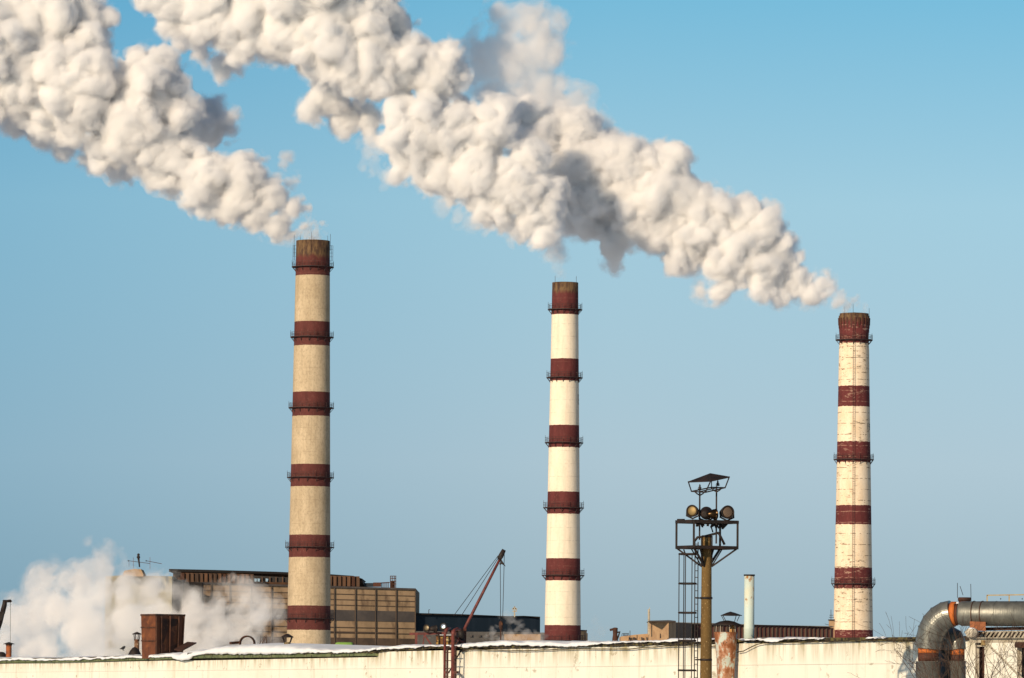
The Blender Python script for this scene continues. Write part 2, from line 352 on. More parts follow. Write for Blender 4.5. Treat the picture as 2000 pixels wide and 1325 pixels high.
# corbel ribs on the flared top of the peeling chimney
_rt = [o for o in bpy.data.objects if o.name == 'factory_chimney.002'][0]
_k = 1235/F; _c = Vector((P(1668.3, 612.5, 1235).x, 1235, 0)); 
for j in range(24):
    t = 2*math.pi*j/24; u = Vector((math.cos(t), math.sin(t), 0)); za = P(1668, 622, 1235).z; zb = P(1668, 636, 1235).z; zc = P(1668, 642, 1235).z
    e = MB(); e.bar(_c+u*(29.9*_k)+Vector((0, 0, zb)), _c+u*(30.4*_k)+Vector((0, 0, za)), .45, .30); e.bar(_c+u*(29.6*_k)+Vector((0, 0, zc)), _c+u*(29.8*_k)+Vector((0, 0, zb-.02)), .28, .18)
    e.build('corbel', BROWNP, _rt)
# ------------------------------------------------------------------ smoke
class Noise:
    def __init__(s, seed, n=32):
        s.n = n; s.g = np.random.RandomState(seed).rand(n, n, n).astype(np.float32)*2-1; s.rot = np.linalg.qr(np.random.RandomState(seed+99).normal(size=(3, 3)))[0]
    def __call__(s, p):
        p = p @ s.rot; f = np.floor(p); t = (p-f).astype(np.float32); i = f.astype(np.int64) % s.n; j = (i+1) % s.n
        t = t*t*(3-2*t); g = s.g
        x0, y0, z0 = i.T; x1, y1, z1 = j.T; tx, ty, tz = t.T
        a = g[x0, y0, z0]*(1-tx)+g[x1, y0, z0]*tx; b = g[x0, y1, z0]*(1-tx)+g[x1, y1, z0]*tx
        c = g[x0, y0, z1]*(1-tx)+g[x1, y0, z1]*tx; d = g[x0, y1, z1]*(1-tx)+g[x1, y1, z1]*tx
        return (a*(1-ty)+b*ty)*(1-tz)+(c*(1-ty)+d*ty)*tz
def volmat(name, dens, col=(1, 1, 1)):
    m = bpy.data.materials.new(name); m.use_nodes = True; n = m.node_tree; n.nodes.clear()
    o = n.nodes.new('ShaderNodeOutputMaterial'); v = n.nodes.new('ShaderNodeVolumeScatter')
    v.inputs['Color'].default_value = (*col, 1); v.inputs['Density'].default_value = dens
    n.links.new(v.outputs[0], o.inputs['Volume']); return m
def plume(name, blobs, dist, h, seed, shells, label=None, cat=None, l1=34, l2=12, k1=(.14, .55), push=.75, group=None, depth=1.0, warp=(60, 8), turb=((44, 7), (19, 4.8), (8.5, 3.2)), torn=5.5, src=None, parent=None, col=(1, .974, .936)):
    """a billowing body of vapour: a field of lumps on lumps plus turbulence, meshed; nested skins thicken inwards.
       blobs: x, y, radius (photo pixels at this distance) and depth behind the axis; shells: level, density, turbulence"""
    rng = np.random.RandomState(seed)
    L = [(b[0], (b[3] if len(b) > 3 else rng.uniform(-.3, .3)*b[2]), b[1], b[2]) for b in blobs]
    def kids(src, n, lo, hi, push):
        o = []
        for x, d, y, r in src:
            v = rng.normal(size=(n, 3)); v /= np.linalg.norm(v, axis=1)[:, None]
            k = (lo+(hi-lo)*rng.uniform(0, 1, n)**1.7)*r; q = r*push
            o += [(x+a[0]*q, d+a[1]*q, y+a[2]*q, b) for a, b in zip(v, k)]
        return o
    K1 = [s for s in kids(L, l1, k1[0], k1[1], push) if s[3] > h*1.2]
    if src: K1 = [q for q in K1 if q[3] > (math.hypot(q[0]-src[0], q[2]-src[1])-120)*.016]
    K2 = [s for s in kids(K1, l2, .28, .55, .8) if s[3] > h*.9]
    if src: K2 = [q for q in K2 if q[3] > (math.hypot(q[0]-src[0], q[2]-src[1])-120)*.009]
    A = np.array(L+K1+K2, np.float32); p0 = A[:, :3].astype(np.float64)
    for ax in range(3): A[:, ax] += Noise(seed*7+ax)(p0/warp[0])*warp[1]
    lo = (A[:, :3]-A[:, 3:]).min(0)-7*h; hi = (A[:, :3]+A[:, 3:]).max(0)+7*h
    n = np.ceil((hi-lo)/h).astype(int)+1; LIM = 9*h; G_ = np.full(n, -LIM, np.float32)
    for x, d, y, r in A:
        c = (np.array([x, d, y])-lo)/h; q = r/h+6
        a = np.maximum(np.floor(c-q).astype(int), 0); b = np.minimum(np.ceil(c+q).astype(int)+1, n)
        gx, gy, gz = [np.arange(a[k], b[k])-c[k] for k in range(3)]
        D = r-h*np.sqrt(gx[:, None, None]**2+gy[None, :, None]**2+gz[None, None, :]**2)
        s = G_[a[0]:b[0], a[1]:b[1], a[2]:b[2]]; np.maximum(s, D.astype(np.float32), out=s)
    for ax in range(3): G_ = (np.roll(G_, 1, ax)+2*G_+np.roll(G_, -1, ax))/4
    np.clip(G_, -LIM, LIM, out=G_)
    import openvdb as vdb
    k = dist/F; X = np.array(RM @ Vector((1, 0, 0))); Y = np.array((0, 1, 0)); Z = np.array(RM @ Vector((0, 1, 0)))
    ctr = A[:, :3].mean(0); base = P(ctr[0], ctr[2], dist); root = parent
    idx = np.nonzero((G_ > -LIM*.62) & (G_ < LIM*.98)); q0 = np.stack(idx, 1)*h+lo; val = G_[idx]; T = []
    for i, (s, am) in enumerate(turb): T.append((np.abs(Noise(seed*5+i)(q0/s))*2.2-.7)*am)
    fl = np.array([[.80, 0, .60], [0, 1, 0], [-.60, 0, .80]]); qf = (q0 @ fl)*np.array([.42, 1, 1])   # drawn out along the wind
    tear = (Noise(seed*5+7)(qf/15)+.6*Noise(seed*5+8)(qf/7)+.35*Noise(seed*5+9)(qf/3.6))*torn
    near = far = 1.0
    if src:    # crisp small curls by the chimney mouth, broad soft billows downwind
        dd_ = np.hypot(q0[:, 0]-src[0], q0[:, 2]-src[1]); near = np.clip(1.3-dd_/800, .9, 1.3); far = np.clip(.7+dd_/500, .7, 1.5)
    for si, (iso, dens, amp) in enumerate(shells):
        Gs = G_.copy(); t = val.copy()
        for i, x in enumerate(T): t += x*amp*(far if i == 0 else near*(1.0, .95, .9, .85)[min(si, 3)])
        t += tear*(1.5, 1.25, 1.05, .85, .6)[min(si, 4)]*near
        Gs[idx] = t
        for sl_ in ((0, slice(None), slice(None)), (-1, slice(None), slice(None)), (slice(None), 0, slice(None)), (slice(None), -1, slice(None)), (slice(None), slice(None), 0), (slice(None), slice(None), -1)): Gs[sl_] = -LIM
        g = vdb.FloatGrid(-LIM); g.copyFromArray(Gs)
        pts, tri, quads = g.convertToPolygons(isovalue=float(iso*h), adaptivity=0.0)
        if len(pts) == 0: continue
        pts = pts.astype(np.float64)*h+lo
        W = np.outer((pts[:, 0]-ctr[0])*k, X)+np.outer((pts[:, 1])*k*depth, Y)-np.outer((pts[:, 2]-ctr[2])*k, Z)
        nm = name if (root is None or (parent is not None and si == 0)) else ('dense_core' if parent is None else name)
        me = bpy.data.meshes.new(nm); nq = len(quads); me.vertices.add(len(W)); 
        if parent is not None: W = W+np.array(base-parent.location)
        me.vertices.foreach_set('co', W.astype(np.float32).ravel())
        me.loops.add(nq*4); me.loops.foreach_set('vertex_index', quads.ravel().astype(np.int32)); me.polygons.add(nq)
        me.polygons.foreach_set('loop_start', np.arange(nq, dtype=np.int32)*4); me.polygons.foreach_set('loop_total', np.full(nq, 4, np.int32))
        me.update(); me.validate(); me.materials.append(volmat('smoke_vapour', dens, col))
        o = bpy.data.objects.new(nm, me); COL.objects.link(o)
        if root is None: root = tag(o, label, cat, group); o.location = base
        else: o.parent = root
    return root
LB = [(590,440,12),(568,456,15),(572,410,22),(545,440,28),(530,380,36),(500,420,34),(470,350,50),(450,400,38),(400,350,60),(395,388,36),(330,310,62),(395,225,52,135),(436,220,24,95),(290,160,70),(260,250,78),(330,230,58),(150,180,90),(150,100,60),(60,150,90),(210,290,50),(130,250,43),(60,60,100,30),(150,40,60,40),(195,45,24,40),(-40,100,110),(-40,190,55),(212,322,24,140),(242,326,20,140),(170,298,26,140),(120,280,26,145),(68,258,26,140),(18,232,26,140),(480,400,30,60),(600,470,10)]
MBL = [(1075,488,16),(1060,462,32),(1055,410,42),(1075,375,32),(1020,440,35),(1000,370,60),(1030,310,40),(960,400,48),(920,340,68),(960,250,52),(900,270,68),(860,340,52),(820,260,70),(790,290,45),(780,335,22),(850,130,56),(878,110,30),(870,165,30),(780,130,68),(700,120,75),(640,180,48,90),(602,203,30,80),(670,215,38,120),(715,235,34,120),(900,195,28,90),(860,188,26,90),(745,40,50,120),(715,-85,68),(630,-105,80),(560,60,72),(640,70,85),(700,30,70),(760,55,48,40),(480,40,72),(400,20,68),(330,0,58),(290,-20,40),(455,118,18,150),(428,108,30,150),(385,88,28,150),(340,68,24,150),(600,-20,100),(740,0,48,30)]
RB = [(1640,595,10),(1612,575,16),(1605,555,22),(1582,580,26),(1550,550,40),(1520,500,42),(1530,583,24),(1490,450,48),(1480,540,44),(1440,430,56),(1430,500,60),(1400,565,24),(1370,565,18),(1380,440,64),(1340,480,54),(1310,400,74),(1300,320,48),(1325,310,24),(1280,460,44),(1240,400,74),(1220,330,70),(1170,380,70),(1200,478,40),(1200,508,26),(1140,330,70),(1150,420,50),(1110,260,54),(1050,260,60),(1100,330,50)]
SH = [(-2.6, .025, 1.9), (-1.2, .06, 1.5), (.5, .16, 1.2), (2.6, .45, 1.0), (5.5, 1.0, .9)]
VEIL = [(-2, .025, 2.0), (0, .07, 1.4), (3, .14, 1.0)]
GP = 'smoke plumes from the chimneys'
pl_ = plume('smoke_plume', LB, 1280, 2.0, 1, SH, 'thick white smoke plume drifting from the tallest dingy chimney', 'smoke plume', src=(600, 460), group=GP)
plume('thin_wisp', [(600,460,8),(611,450,9),(622,438,8),(632,448,6),(590,468,7),(560,470,9),(605,432,10),(618,462,6)], 1280, 1.5, 21, [(-1, .10, 1.5), (1.5, .22, 1.0)], parent=pl_, l1=14, l2=6, warp=(20, 6), turb=((14, 5), (7, 3)))
plume('torn_edge', [(20,238,20,40),(70,268,20,50),(118,292,18,40),(160,312,14,50),(220,342,18,50),(245,352,12,60),(300,352,14,40),(556,300,10,60),(548,318,9,60),(575,345,12,50),(505,300,12,50)], 1280, 1.8, 31, [(-1.5, .05, 1.8), (.5, .14, 1.3), (3, .3, 1.0)], parent=pl_, l1=16, l2=7, warp=(40, 10), turb=((22, 6), (10, 3.5)), torn=5)
pm_ = plume('smoke_plume', MBL, 1200, 2.0, 2, SH, 'broad white smoke plume rising over the slimmest chimney, overlapping the peeling chimney\'s smoke', 'smoke plume', src=(1095, 520), group=GP)
plume('thin_wisp', [(1085,515,12),(1095,530,9),(1075,500,14),(1101,542,6)], 1200, 1.5, 22, [(-1, .03, 1.6), (1.5, .08, 1.2)], parent=pm_, l1=14, l2=6, warp=(20, 6), turb=((14, 5), (7, 3)))
plume('thin_wisp', [(735,300,26),(725,340,18),(765,350,22),(890,425,20),(930,442,20),(860,408,18),(710,290,16)], 1200, 2.0, 23, [(-1, .03, 1.7), (1.5, .06, 1.2)], parent=pm_, l1=18, l2=7, warp=(40, 12), turb=((22, 8), (10, 4)))
prr = plume('smoke_plume', RB, 1235, 2.0, 3, SH, 'pinkish white smoke plume streaming from the peeling chimney, its far end in bluish shade', 'smoke plume', src=(1650, 600), group=GP)
plume('thin_wisp', [(1655,598,9),(1665,589,8),(1675,598,6),(1640,588,14),(1685,604,5),(1622,560,12)], 1235, 1.5, 24, [(-1, .10, 1.6), (1.5, .2, 1.2)], parent=prr, l1=14, l2=6, warp=(20, 6), turb=((14, 5), (7, 3)))
plume('trailing_veil', [(1070,180,52),(1060,100,50),(1030,50,46),(1000,120,56),(960,90,36),(940,140,46),(1010,200,54),(985,30,32),(920,65,22),(1120,200,36),(1140,245,38),(1090,60,28),(900,90,24),(1180,250,26),(975,230,50),(930,110,38),(950,180,40),(1100,480,22)], 1240, 2.5, 25, VEIL, parent=prr, l1=18, l2=7, warp=(70, 18), turb=((34, 10), (15, 5), (7, 2.5)))
# ------------------------------------------------------------------ steam near the ground
STB = [(60,1235,52),(110,1190,52),(150,1150,46),(205,1105,34),(190,1150,46),(230,1150,40),(90,1140,34,15),(160,1230,62),(240,1225,58),(300,1190,46),(320,1150,34,18),(290,1235,52),(350,1240,48),(390,1190,36),(440,1165,34),(420,1225,50),(490,1180,32),(500,1225,40),(530,1205,22),(20,1190,36),(20,1265,45),(90,1275,50),(190,1280,55),(300,1285,50),(400,1280,48),(490,1270,40)]
SHS = [(-2.6, .045, 2.1), (-.3, .12, 1.6), (3.5, .36, 1.2)]
plume('steam_cloud', STB, 620, 3.0, 11, SHS, 'soft low cloud of pale steam billowing behind the rusty roof cabinet', 'steam', k1=(.2, .6), l1=18, l2=7, warp=(80, 20), turb=((44, 15), (20, 6), (9, 2.5)), torn=11.0, col=(.995, .945, .89), depth=.8)
plume('steam_wisp', [(1055,1245,12),(1035,1232,13),(1015,1222,11),(1000,1213,8),(985,1206,6),(965,1243,12),(990,1246,14),(1020,1248,12)], 1120, 1.5, 12, [(-1, .05, 2.2), (1, .08, 1.4)], 'thin drift of steam before the dark blue shed, left of the slim chimney', 'steam', l1=14, l2=6, warp=(30, 8), turb=((14, 6), (7, 3)))
plume('steam_wisp', [(1150,1235,11),(1160,1222,12),(1170,1235,14),(1155,1247,13)], 1500, 2.0, 13, [(-1, .012, 2.2), (1, .02, 1.5)], 'very faint haze of steam in the sky just right of the slim chimney foot', 'steam', l1=14, l2=6, warp=(30, 8), turb=((14, 6), (7, 3)))
# ------------------------------------------------------------------ the cream warehouse in the foreground
ZR = 8.22
def on_z(px, py, z):
    v = RM @ Vector(((px-1000)/F, -(py-662.5)/F, -1)); t = (z-CAMZ)/v.z; return Vector((0, 0, CAMZ))+v*t
WA = on_z(0, 1290, ZR); WB = on_z(1790, 1248, ZR); WU = (WB-WA).normalized(); WN = Vector((WU.y, -WU.x, 0))  # along; outward
if WN.dot(Vector((0, -1, 0))) < 0: WN = -WN
def wall_at(px, py, off=0.0):
    """point on the wall plane, off metres in front of it"""
    v = RM @ Vector(((px-1000)/F, -(py-662.5)/F, -1)); o = Vector((0, 0, CAMZ)); t = ((WA+WN*off)-o).dot(WN)/v.dot(WN); return o+v*t
def kw(px): return wall_at(px, 1260).y/F
BACK = -WN
wroot = empty('warehouse', (WB.x, WB.y, 0), 'long low cream painted warehouse with stained panels along the bottom of the picture', 'building')
def seg(px0, px1, ztop, name='wall', off=0.0, m=WALL, th=.35, zb=0.0, lab=None):
    a = wall_at(px0, 1290, off); b = wall_at(px1, 1290, off); mb = MB()
    c = [Vector((a.x, a.y, zb)), Vector((b.x, b.y, zb)), Vector((b.x, b.y, zb))+BACK*th, Vector((a.x, a.y, zb))+BACK*th]
    t = [x.copy() for x in c]
    for x in t: x.z = ztop
    mb.hexa(c, t); o = mb.build(name, m, wroot)
    if lab: o['label'] = lab
    return o
zA = wall_at(170, 1293).z; zB = wall_at(550, 1286.5).z
joints = [-70, 340, 735, 1036, 1197, 1440, 1690, 1960, 2320]
ZS = wall_at(1000, 1304).z
for i in range(len(joints)-1):
    a, b = joints[i], joints[i+1]; g_ = .55
    seg(a+g_, b-g_, (zA-.02, zB-.02)[i] if i < 2 else ZR-.02, 'wall_panel', off=0.0 if i != 1 else .02, zb=ZS+.004)
    seg(a+g_, b-g_, ZS-.004, 'wall_panel', off=.008)
seg(-70, 2320, ZR-.35, 'wall_backing', off=-.3, m=FELT)
# ragged strips along the top of the wall
rs = random.Random(4)
nz = Noise(77)
def n1(x, s=1.0, sd=0.0): return float(nz(np.array([[x/s, sd*3.3, .5]]))[0])
def strip(name, m, px0, px1, top, bot, off, th, step=2.0, parent=wroot):
    """band on the wall between two photograph-profile curves (functions of px), th thick"""
    mb = MB(); n = int((px1-px0)/step)+1; v = []
    for i in range(n):
        px = px0+(px1-px0)*i/(n-1); a = wall_at(px, bot(px), off); b = wall_at(px, top(px), off)
        v += [a, b, b+BACK*th, a+BACK*th]
    f = [(i*4+j, (i+1)*4+j, (i+1)*4+(j+1) % 4, i*4+(j+1) % 4) for i in range(n-1) for j in range(4)]+[(3, 2, 1, 0), tuple((n-1)*4+j for j in range(4))]
    mb.add(v, f); return mb.build(name, m, parent)
def interp(pts): 
    xs = [p[0] for p in pts]; ys = [p[1] for p in pts]
    return lambda x: float(np.interp(x, xs, ys))
eA = interp([(-70, 1296), (0, 1295), (120, 1294.5), (200, 1292), (335, 1288), (345, 1287)])
eB = interp([(360, 1286.5), (370, 1286), (560, 1284), (735, 1281.5)])
strip('eave_board', GREEN, -70, 338, lambda x: eA(x)-6+n1(x, 9, 1), eA, .12, .3)
strip('eave_board', GREEN, 366, 733, lambda x: eB(x)-6.5+n1(x, 9, 2), lambda x: eB(x)+.6*n1(x, 20, 3), .14, .3)
fC = interp([(735, 1271), (790, 1268), (870, 1265), (1000, 1263.5), (1100, 1263), (1200, 1260.5), (1300, 1257), (1380, 1255), (1440, 1251.5), (1600, 1249.5), (1790, 1248), (2000, 1243), (2320, 1236)])
rag = lambda x, sd: 1.6*abs(n1(x, 7, sd))+1.6*n1(x, 23, sd+1)+.8*n1(x, 3, sd+2)
strip('roofing_felt', FELT, -70, 338, lambda x: eA(x)-9.5, lambda x: eA(x)-5.2+1.2*n1(x, 8, 5)+1.2*n1(x, 3, 5), .16, .3, 1.5)
strip('roofing_felt', FELT, 366, 733, lambda x: eB(x)-11, lambda x: eB(x)-6.2+1.6*n1(x, 10, 6)+1.4*n1(x, 3, 7), .18, .3, 1.5)
strip('roofing_felt', FELT, 735, 2320, lambda x: fC(x)-3.5, lambda x: fC(x)+1.8+(1.6 if x > 1560 else 0)+rag(x, 11), .08, .35, 1.5)
# roof slab behind the wall
rb_ = MB(); a = wall_at(-70, 1290, -.3); b = wall_at(2320, 1290, -.3); pts = [a, b, b+Vector((90, 60, 0)), a+Vector((90, 60, 0))]
rb_.hexa([Vector((q.x, q.y, ZR-.3)) for q in pts], [Vector((q.x, q.y, ZR-.05)) for q in pts]); rb_.build('roof', FELT, wroot)
# snow lying on the roof edge: profile of its skyline and of its ragged lower lip
sk = interp([(-70, 1284), (0, 1283), (60, 1285), (100, 1285.5), (140, 1283), (200, 1281.5), (240, 1279.5), (280, 1279), (320, 1276.5), (340, 1276), (352, 1270), (364, 1267), (374, 1270), (390, 1268), (410, 1262), (440, 1259), (480, 1257), (520, 1258), (560, 1260), (590, 1264), (640, 1268), (690, 1268), (730, 1264), (770, 1259.5), (830, 1260), (870, 1260), (900, 1256), (940, 1252.5), (980, 1252), (1040, 1253), (1100, 1253.5), (1150, 1253), (1200, 1252.5), (1260, 1251), (1300, 1248), (1380, 1247), (1400, 1248.5), (1470, 1249), (1490, 1246.5), (1520, 1246.5), (1560, 1247.5), (1600, 1246.5), (1700, 1245.5), (1760, 1246), (1880, 1243), (2000, 1240), (2320, 1233)])
lip = interp([(-70, 1290), (0, 1289), (100, 1290), (200, 1287), (335, 1283), (345, 1288), (352, 1291), (366, 1289), (380, 1281), (400, 1277.5), (450, 1277.5), (520, 1277), (640, 1275), (700, 1273), (730, 1270), (780, 1266), (830, 1264), (870, 1262), (900, 1265), (940, 1263), (1000, 1260), (1040, 1262), (1100, 1262), (1150, 1261), (1200, 1256), (1240, 1255.5), (1300, 1253), (1380, 1252), (1400, 1249.5), (1450, 1250), (1480, 1249), (1500, 1255), (1510, 1254), (1530, 1249), (1570, 1248.5), (1600, 1248), (1700, 1247), (2000, 1241), (2320, 1234)])
def snowstrip(px0, px1, step=1.6, off=.22, name='snow'):
    mb = MB(); v = []; n = int((px1-px0)/step)+1; K = 9
    for i in range(n):
        px = px0+(px1-px0)*i/(n-1); e = min(1, (px-px0)/6, (px1-px)/6); e = max(e, 0)**.5
        yt = sk(px)+1.1*n1(px, 14, 21)+.8*n1(px, 5, 22); yl = lip(px)+1.5*n1(px, 11, 23)+1.5*n1(px, 4, 24)+2.2*max(0, n1(px, 17, 25)); yl = max(yl, yt+1.2); yt = yl+(yt-yl)*(.3+.7*e)
        k = kw(px); hgt = (yl-yt)*k; back = max(.5, hgt*3.0)
        p0 = wall_at(px, yl, off); q = BACK
        prof = [(-.10, .03), (0, 0), (.02, .3), (.05, .55), (.14, .74), (.3, .86), (.55, .95), (.8, 1.0), (1.0, 1.02)]
        # skyline is the tallest visible point: correct height for the distance it lies behind the lip
        for s_, h_ in prof:
            b_ = back*max(s_, 0)+(.10 if s_ < 0 else 0); x = p0+q*b_; x.z = p0.z+hgt*h_*1.0 if s_ >= 0 else p0.z+.05
            x.z += (x.y-p0.y)*((1352-yl)/F)*max(0, h_)
            x += WN*.05*n1(px*.7+h_*9, 6, 31)*(1 if s_ < .3 else 0)
            x.z += .04*n1(px+s_*30, 9, 33)*(s_ > .1)
            v.append(x)
        x = p0+q*(back+26); x.z = ZR; v.append(x)
    K = 10
    f = [(i*K+j, (i+1)*K+j, (i+1)*K+j+1, i*K+j+1) for i in range(n-1) for j in range(K-1)]
    mb.add(v, f, True); o = mb.build(name, SNOW); return tag(o, kind='stuff')
o = snowstrip(-70, 346); tag(o, 'thin snow lying along the green edged eave at far left')
o = snowstrip(344, 734, off=.26); tag(o, 'deep snow drift bulging over the green eave board beside the cabinet')
o = snowstrip(733, 1396, off=.2); tag(o, 'uneven snow cap along the stained cream wall between drift and mast')
o = snowstrip(1440, 1606, off=.2); tag(o, 'patchy thin snow on the dark roofing felt near the peeling chimney')
o = snowstrip(1690, 1728, off=.2); tag(o, 'small lone patch of snow on the dark roof edge right of the peeling chimney')
# sagging cable clipped under the roof edge
cb = MB(); pts = []
for i in range(60):
    px = 892+i*(1400-892)/59; pts.append(wall_at(px, fC(px)+6.5+1.6*math.sin(px/31)+.8*n1(px, 15, 41), .12))
cb.tube(pts, .02, 5); tag(cb.build('wall_cable', FELT), 'thin dark cable sagging along the cream wall beneath the snow line', 'cable')
cb = MB(); pts = [wall_at(x, y, .12) for x, y in ((1440, 1274), (1452, 1272), (1465, 1265), (1478, 1259), (1490, 1256.5), (1560, 1255), (1700, 1251), (1786, 1250))]; cb.tube(pts, .018, 5)
tag(cb.build('wall_cable', FELT), 'slack pale cable on the cream wall right of the rusty stack', 'cable')
# ------------------------------------------------------------------ things on the roof
def roof_d(px, back=2.0): return wall_at(px, 1260).y+back
def pxk(d): return d/F
# rusty cabinet
d = roof_d(318, 3); k = d/F
A, B_, C2 = P(277.5, 1278, d+.2), P(304, 1279, d-.9), P(357, 1279, d+.9)
At, Bt, Ct = P(275.5, 1203.5, d+.2), P(304, 1203, d-.9), P(361, 1204, d+.9)
D2 = A+(C2-B_); Dt = At+(Ct-Bt)
cabr = empty('roof_cabinet', (B_.x, B_.y, ZR), 'tall rusty brown metal cabinet standing on the snowy roof edge', 'cabinet')
low = Vector((0, 0, ZR-.1))
def lw(v): return Vector((v.x, v.y, ZR-.1))
MB().hexa([lw(A), lw(B_), lw(C2), lw(D2)], [At, Bt, Ct, Dt]).build('body', worn('cabinet_rust', (.125, .042, .018), (.075, .026, .014), 1.2, c3=(.20, .07, .025), s3=2.0, t3=(.52, .66), rough=.75), cabr)
RIM = worn('cabinet_rim', (.04, .018, .012), (.09, .035, .018), 3)
def lerp(a, b, t): return a+(b-a)*t
for t in (.02, .20, .50, .80, .98):
    MB().bar(lerp(lw(B_), lw(C2), t)+Vector((0, -.05, .1)), lerp(Bt, Ct, t)+Vector((0, -.05, 0)), .09, .08).build('door_rib', RIM, cabr)
for s0, s1 in ((.22, .48), (.52, .78)):
    q = MB(); b0, b1, t0, t1 = lerp(B_, C2, s0), lerp(B_, C2, s1), lerp(Bt, Ct, s0), lerp(Bt, Ct, s1); o3 = Vector((-.02, -.045, 0)); q.hexa([lerp(b0, t0, .06)+o3, lerp(b1, t1, .06)+o3, lerp(b1, t1, .06)-o3*.5, lerp(b0, t0, .06)-o3*.5], [lerp(b0, t0, .93)+o3, lerp(b1, t1, .93)+o3, lerp(b1, t1, .93)-o3*.5, lerp(b0, t0, .93)-o3*.5]); q.build('door', RUST, cabr)
q = MB(); up = Vector((0, 0, .10)); e_ = 1.03; cc = (At+Bt+Ct+Dt)/4
q.hexa([cc+(x-cc)*e_ for x in (At, Bt, Ct, Dt)], [cc+(x-cc)*e_+up for x in (At, Bt, Ct, Dt)]); q.build('lid', RIM, cabr)
for h_ in (.35, .70):
    MB().bar(lerp(A, At, h_)+Vector((-.03, -.02, 0)), lerp(B_, Bt, h_)+Vector((-.03, -.02, 0)), .03, .06).build('side_seam', RIM, cabr)
# fallen plate
a, b, c_, e_ = P(340, 1270, d-1), P(356, 1272.5, d-1.6), P(384, 1257, d+.4), P(366, 1255.5, d+1)
q = MB(); q.hexa([a, b, c_, e_], [x+Vector((0, -.06, .05)) for x in (a, b, c_, e_)]); tag(q.build('metal_plate', RUST), 'rusty brown metal sheet leaning out of the snow beside the cabinet', 'metal sheet')
# small capped vents
def cap_vent(px, ytop, ybot, rpx, capw, capy0, capy1, dd, label, m, capm=DARK, struts=True, group=None):
    k = dd/F; c = P(px, ybot, dd); root = empty('roof_vent', (c.x, c.y, c.z-.4), label, 'vent', group)
    zt = P(px, ytop, dd).z; MB().lathe((c.x, c.y, 0), [(rpx*k, c.z-.5), (rpx*k, zt), (rpx*k*.85, zt), (rpx*k*.85, zt-.2)], 20).build('pipe', m, root)
    z0, z1 = P(px, capy1, dd).z, P(px, capy0, dd).z
    MB().lathe((c.x, c.y, 0), [(capw*k, z0-.03), (capw*k, z0), (capw*k*.1, z1), (.01, z1)], 20).build('cap', capm, root)
    for j in range(4):
        t = j*math.pi/2+.5; u = Vector((math.cos(t), math.sin(t), 0)); cc = Vector((c.x, c.y, 0))
        MB().bar(cc+u*rpx*k*.95+Vector((0, 0, zt-.1)), cc+u*(rpx+1.5)*k+Vector((0, 0, z0)), .035).build('strut', capm, root)
    return root
dv = roof_d(267, 5)
cap_vent(267, 1249, 1274, 5, 9.5, 1234.5, 1238.5, dv, 'slender peeling vent pipe with cone cap, left against the rusty cabinet', worn('peeling_rust', (.20, .12, .07), (.10, .04, .02), 5, c3=(.5, .42, .3), s3=6))
c = P(263, 1279, dv-1); MB().lathe((c.x, c.y, c.z), [(14*dv/F, -.2), (13*dv/F, 0), (9*dv/F, .22), (5*dv/F, .36), (.02, .42)], 20)
mb = MB(); mb.lathe((c.x, c.y, c.z), [(14*dv/F, -.3), (13*dv/F, 0), (9*dv/F, .22), (5*dv/F, .36), (.02, .42)], 20); tag(mb.build('roof_cowl', DARK), 'low black domed cowl at the foot of the peeling vent pipe', 'vent')
cap_vent(17, 1258, 1284, 5.5, 11, 1254.5, 1257.8, roof_d(17, 6), 'rusty orange vent pipe with flat cone cap, alone at the far left', worn('orange_rust', (.30, .09, .03), (.12, .04, .02), 3))
a = P(2, 1278, roof_d(5, 7)); mb = MB(); mb.lathe((a.x, a.y, a.z), [(.35, -.5), (.32, 0), (.2, .12), (.02, .15)], 16); tag(mb.build('roof_cowl', DARK), 'dark low cowl cut by the left edge of the picture', 'vent')
# lantern shaped vent in front of the dingy chimney
dd = roof_d(561, 4); k = dd/F; c = P(561, 1263, dd); rt_ = empty('roof_vent', (c.x, c.y, c.z-.4), 'lantern shaped vent with pyramid hood before the foot of the tallest chimney', 'vent')
z_ = lambda y: P(561, y, dd).z
MB().lathe((c.x, c.y, 0), [(6.3*k, c.z-.5), (6.3*k, z_(1254.5)), (5.4*k, z_(1254.5)), (5.4*k, z_(1257))], 20).build('pipe', worn('vent_olive', (.17, .13, .07), (.1, .07, .04), 5), rt_)
MB().lathe((c.x, c.y, 0), [(12.2*k, z_(1245.5)), (12*k, z_(1244)), (4*k, z_(1239)), (.3*k, z_(1238))], 4).build('hood', DARK, rt_)
for sx in (-1, 1):
    for sy in (-1, 1): MB().bar((c.x+sx*5.5*k, c.y+sy*.12, z_(1255)), (c.x+sx*9*k, c.y+sy*.2, z_(1244.5)), .045).build('strut', DARK, rt_)
# half buried hoop of a pipe mouth
dd = roof_d(482, 7); k = dd/F; c = P(482, 1257, dd); mb = MB(); n = 24
ro, ri = 15.5*k, 12.6*k; v = []
for j in range(n+1):
    t = math.pi*j/n-.15+(.3*j/n)
    for r_, y_ in ((ro, 0), (ri, 0), (ri, .9), (ro, .9)): v.append((c.x+r_*math.cos(t), c.y+y_, c.z+r_*math.sin(t)))
mb.add(v, [(i*4+j, (i+1)*4+j, (i+1)*4+(j+1) % 4, i*4+(j+1) % 4) for i in range(n) for j in range(4)], True); tag(mb.build('pipe_mouth', RUST), 'round dark pipe mouth half buried in the deep snow drift', 'pipe')
mb = MB(); mb.bar(P(450, 1256.5, dd), P(468, 1255, dd+.4), .16, .12); tag(mb.build('metal_bar', RUST), 'short dark bar lying in snow left of the round pipe mouth', 'bar')
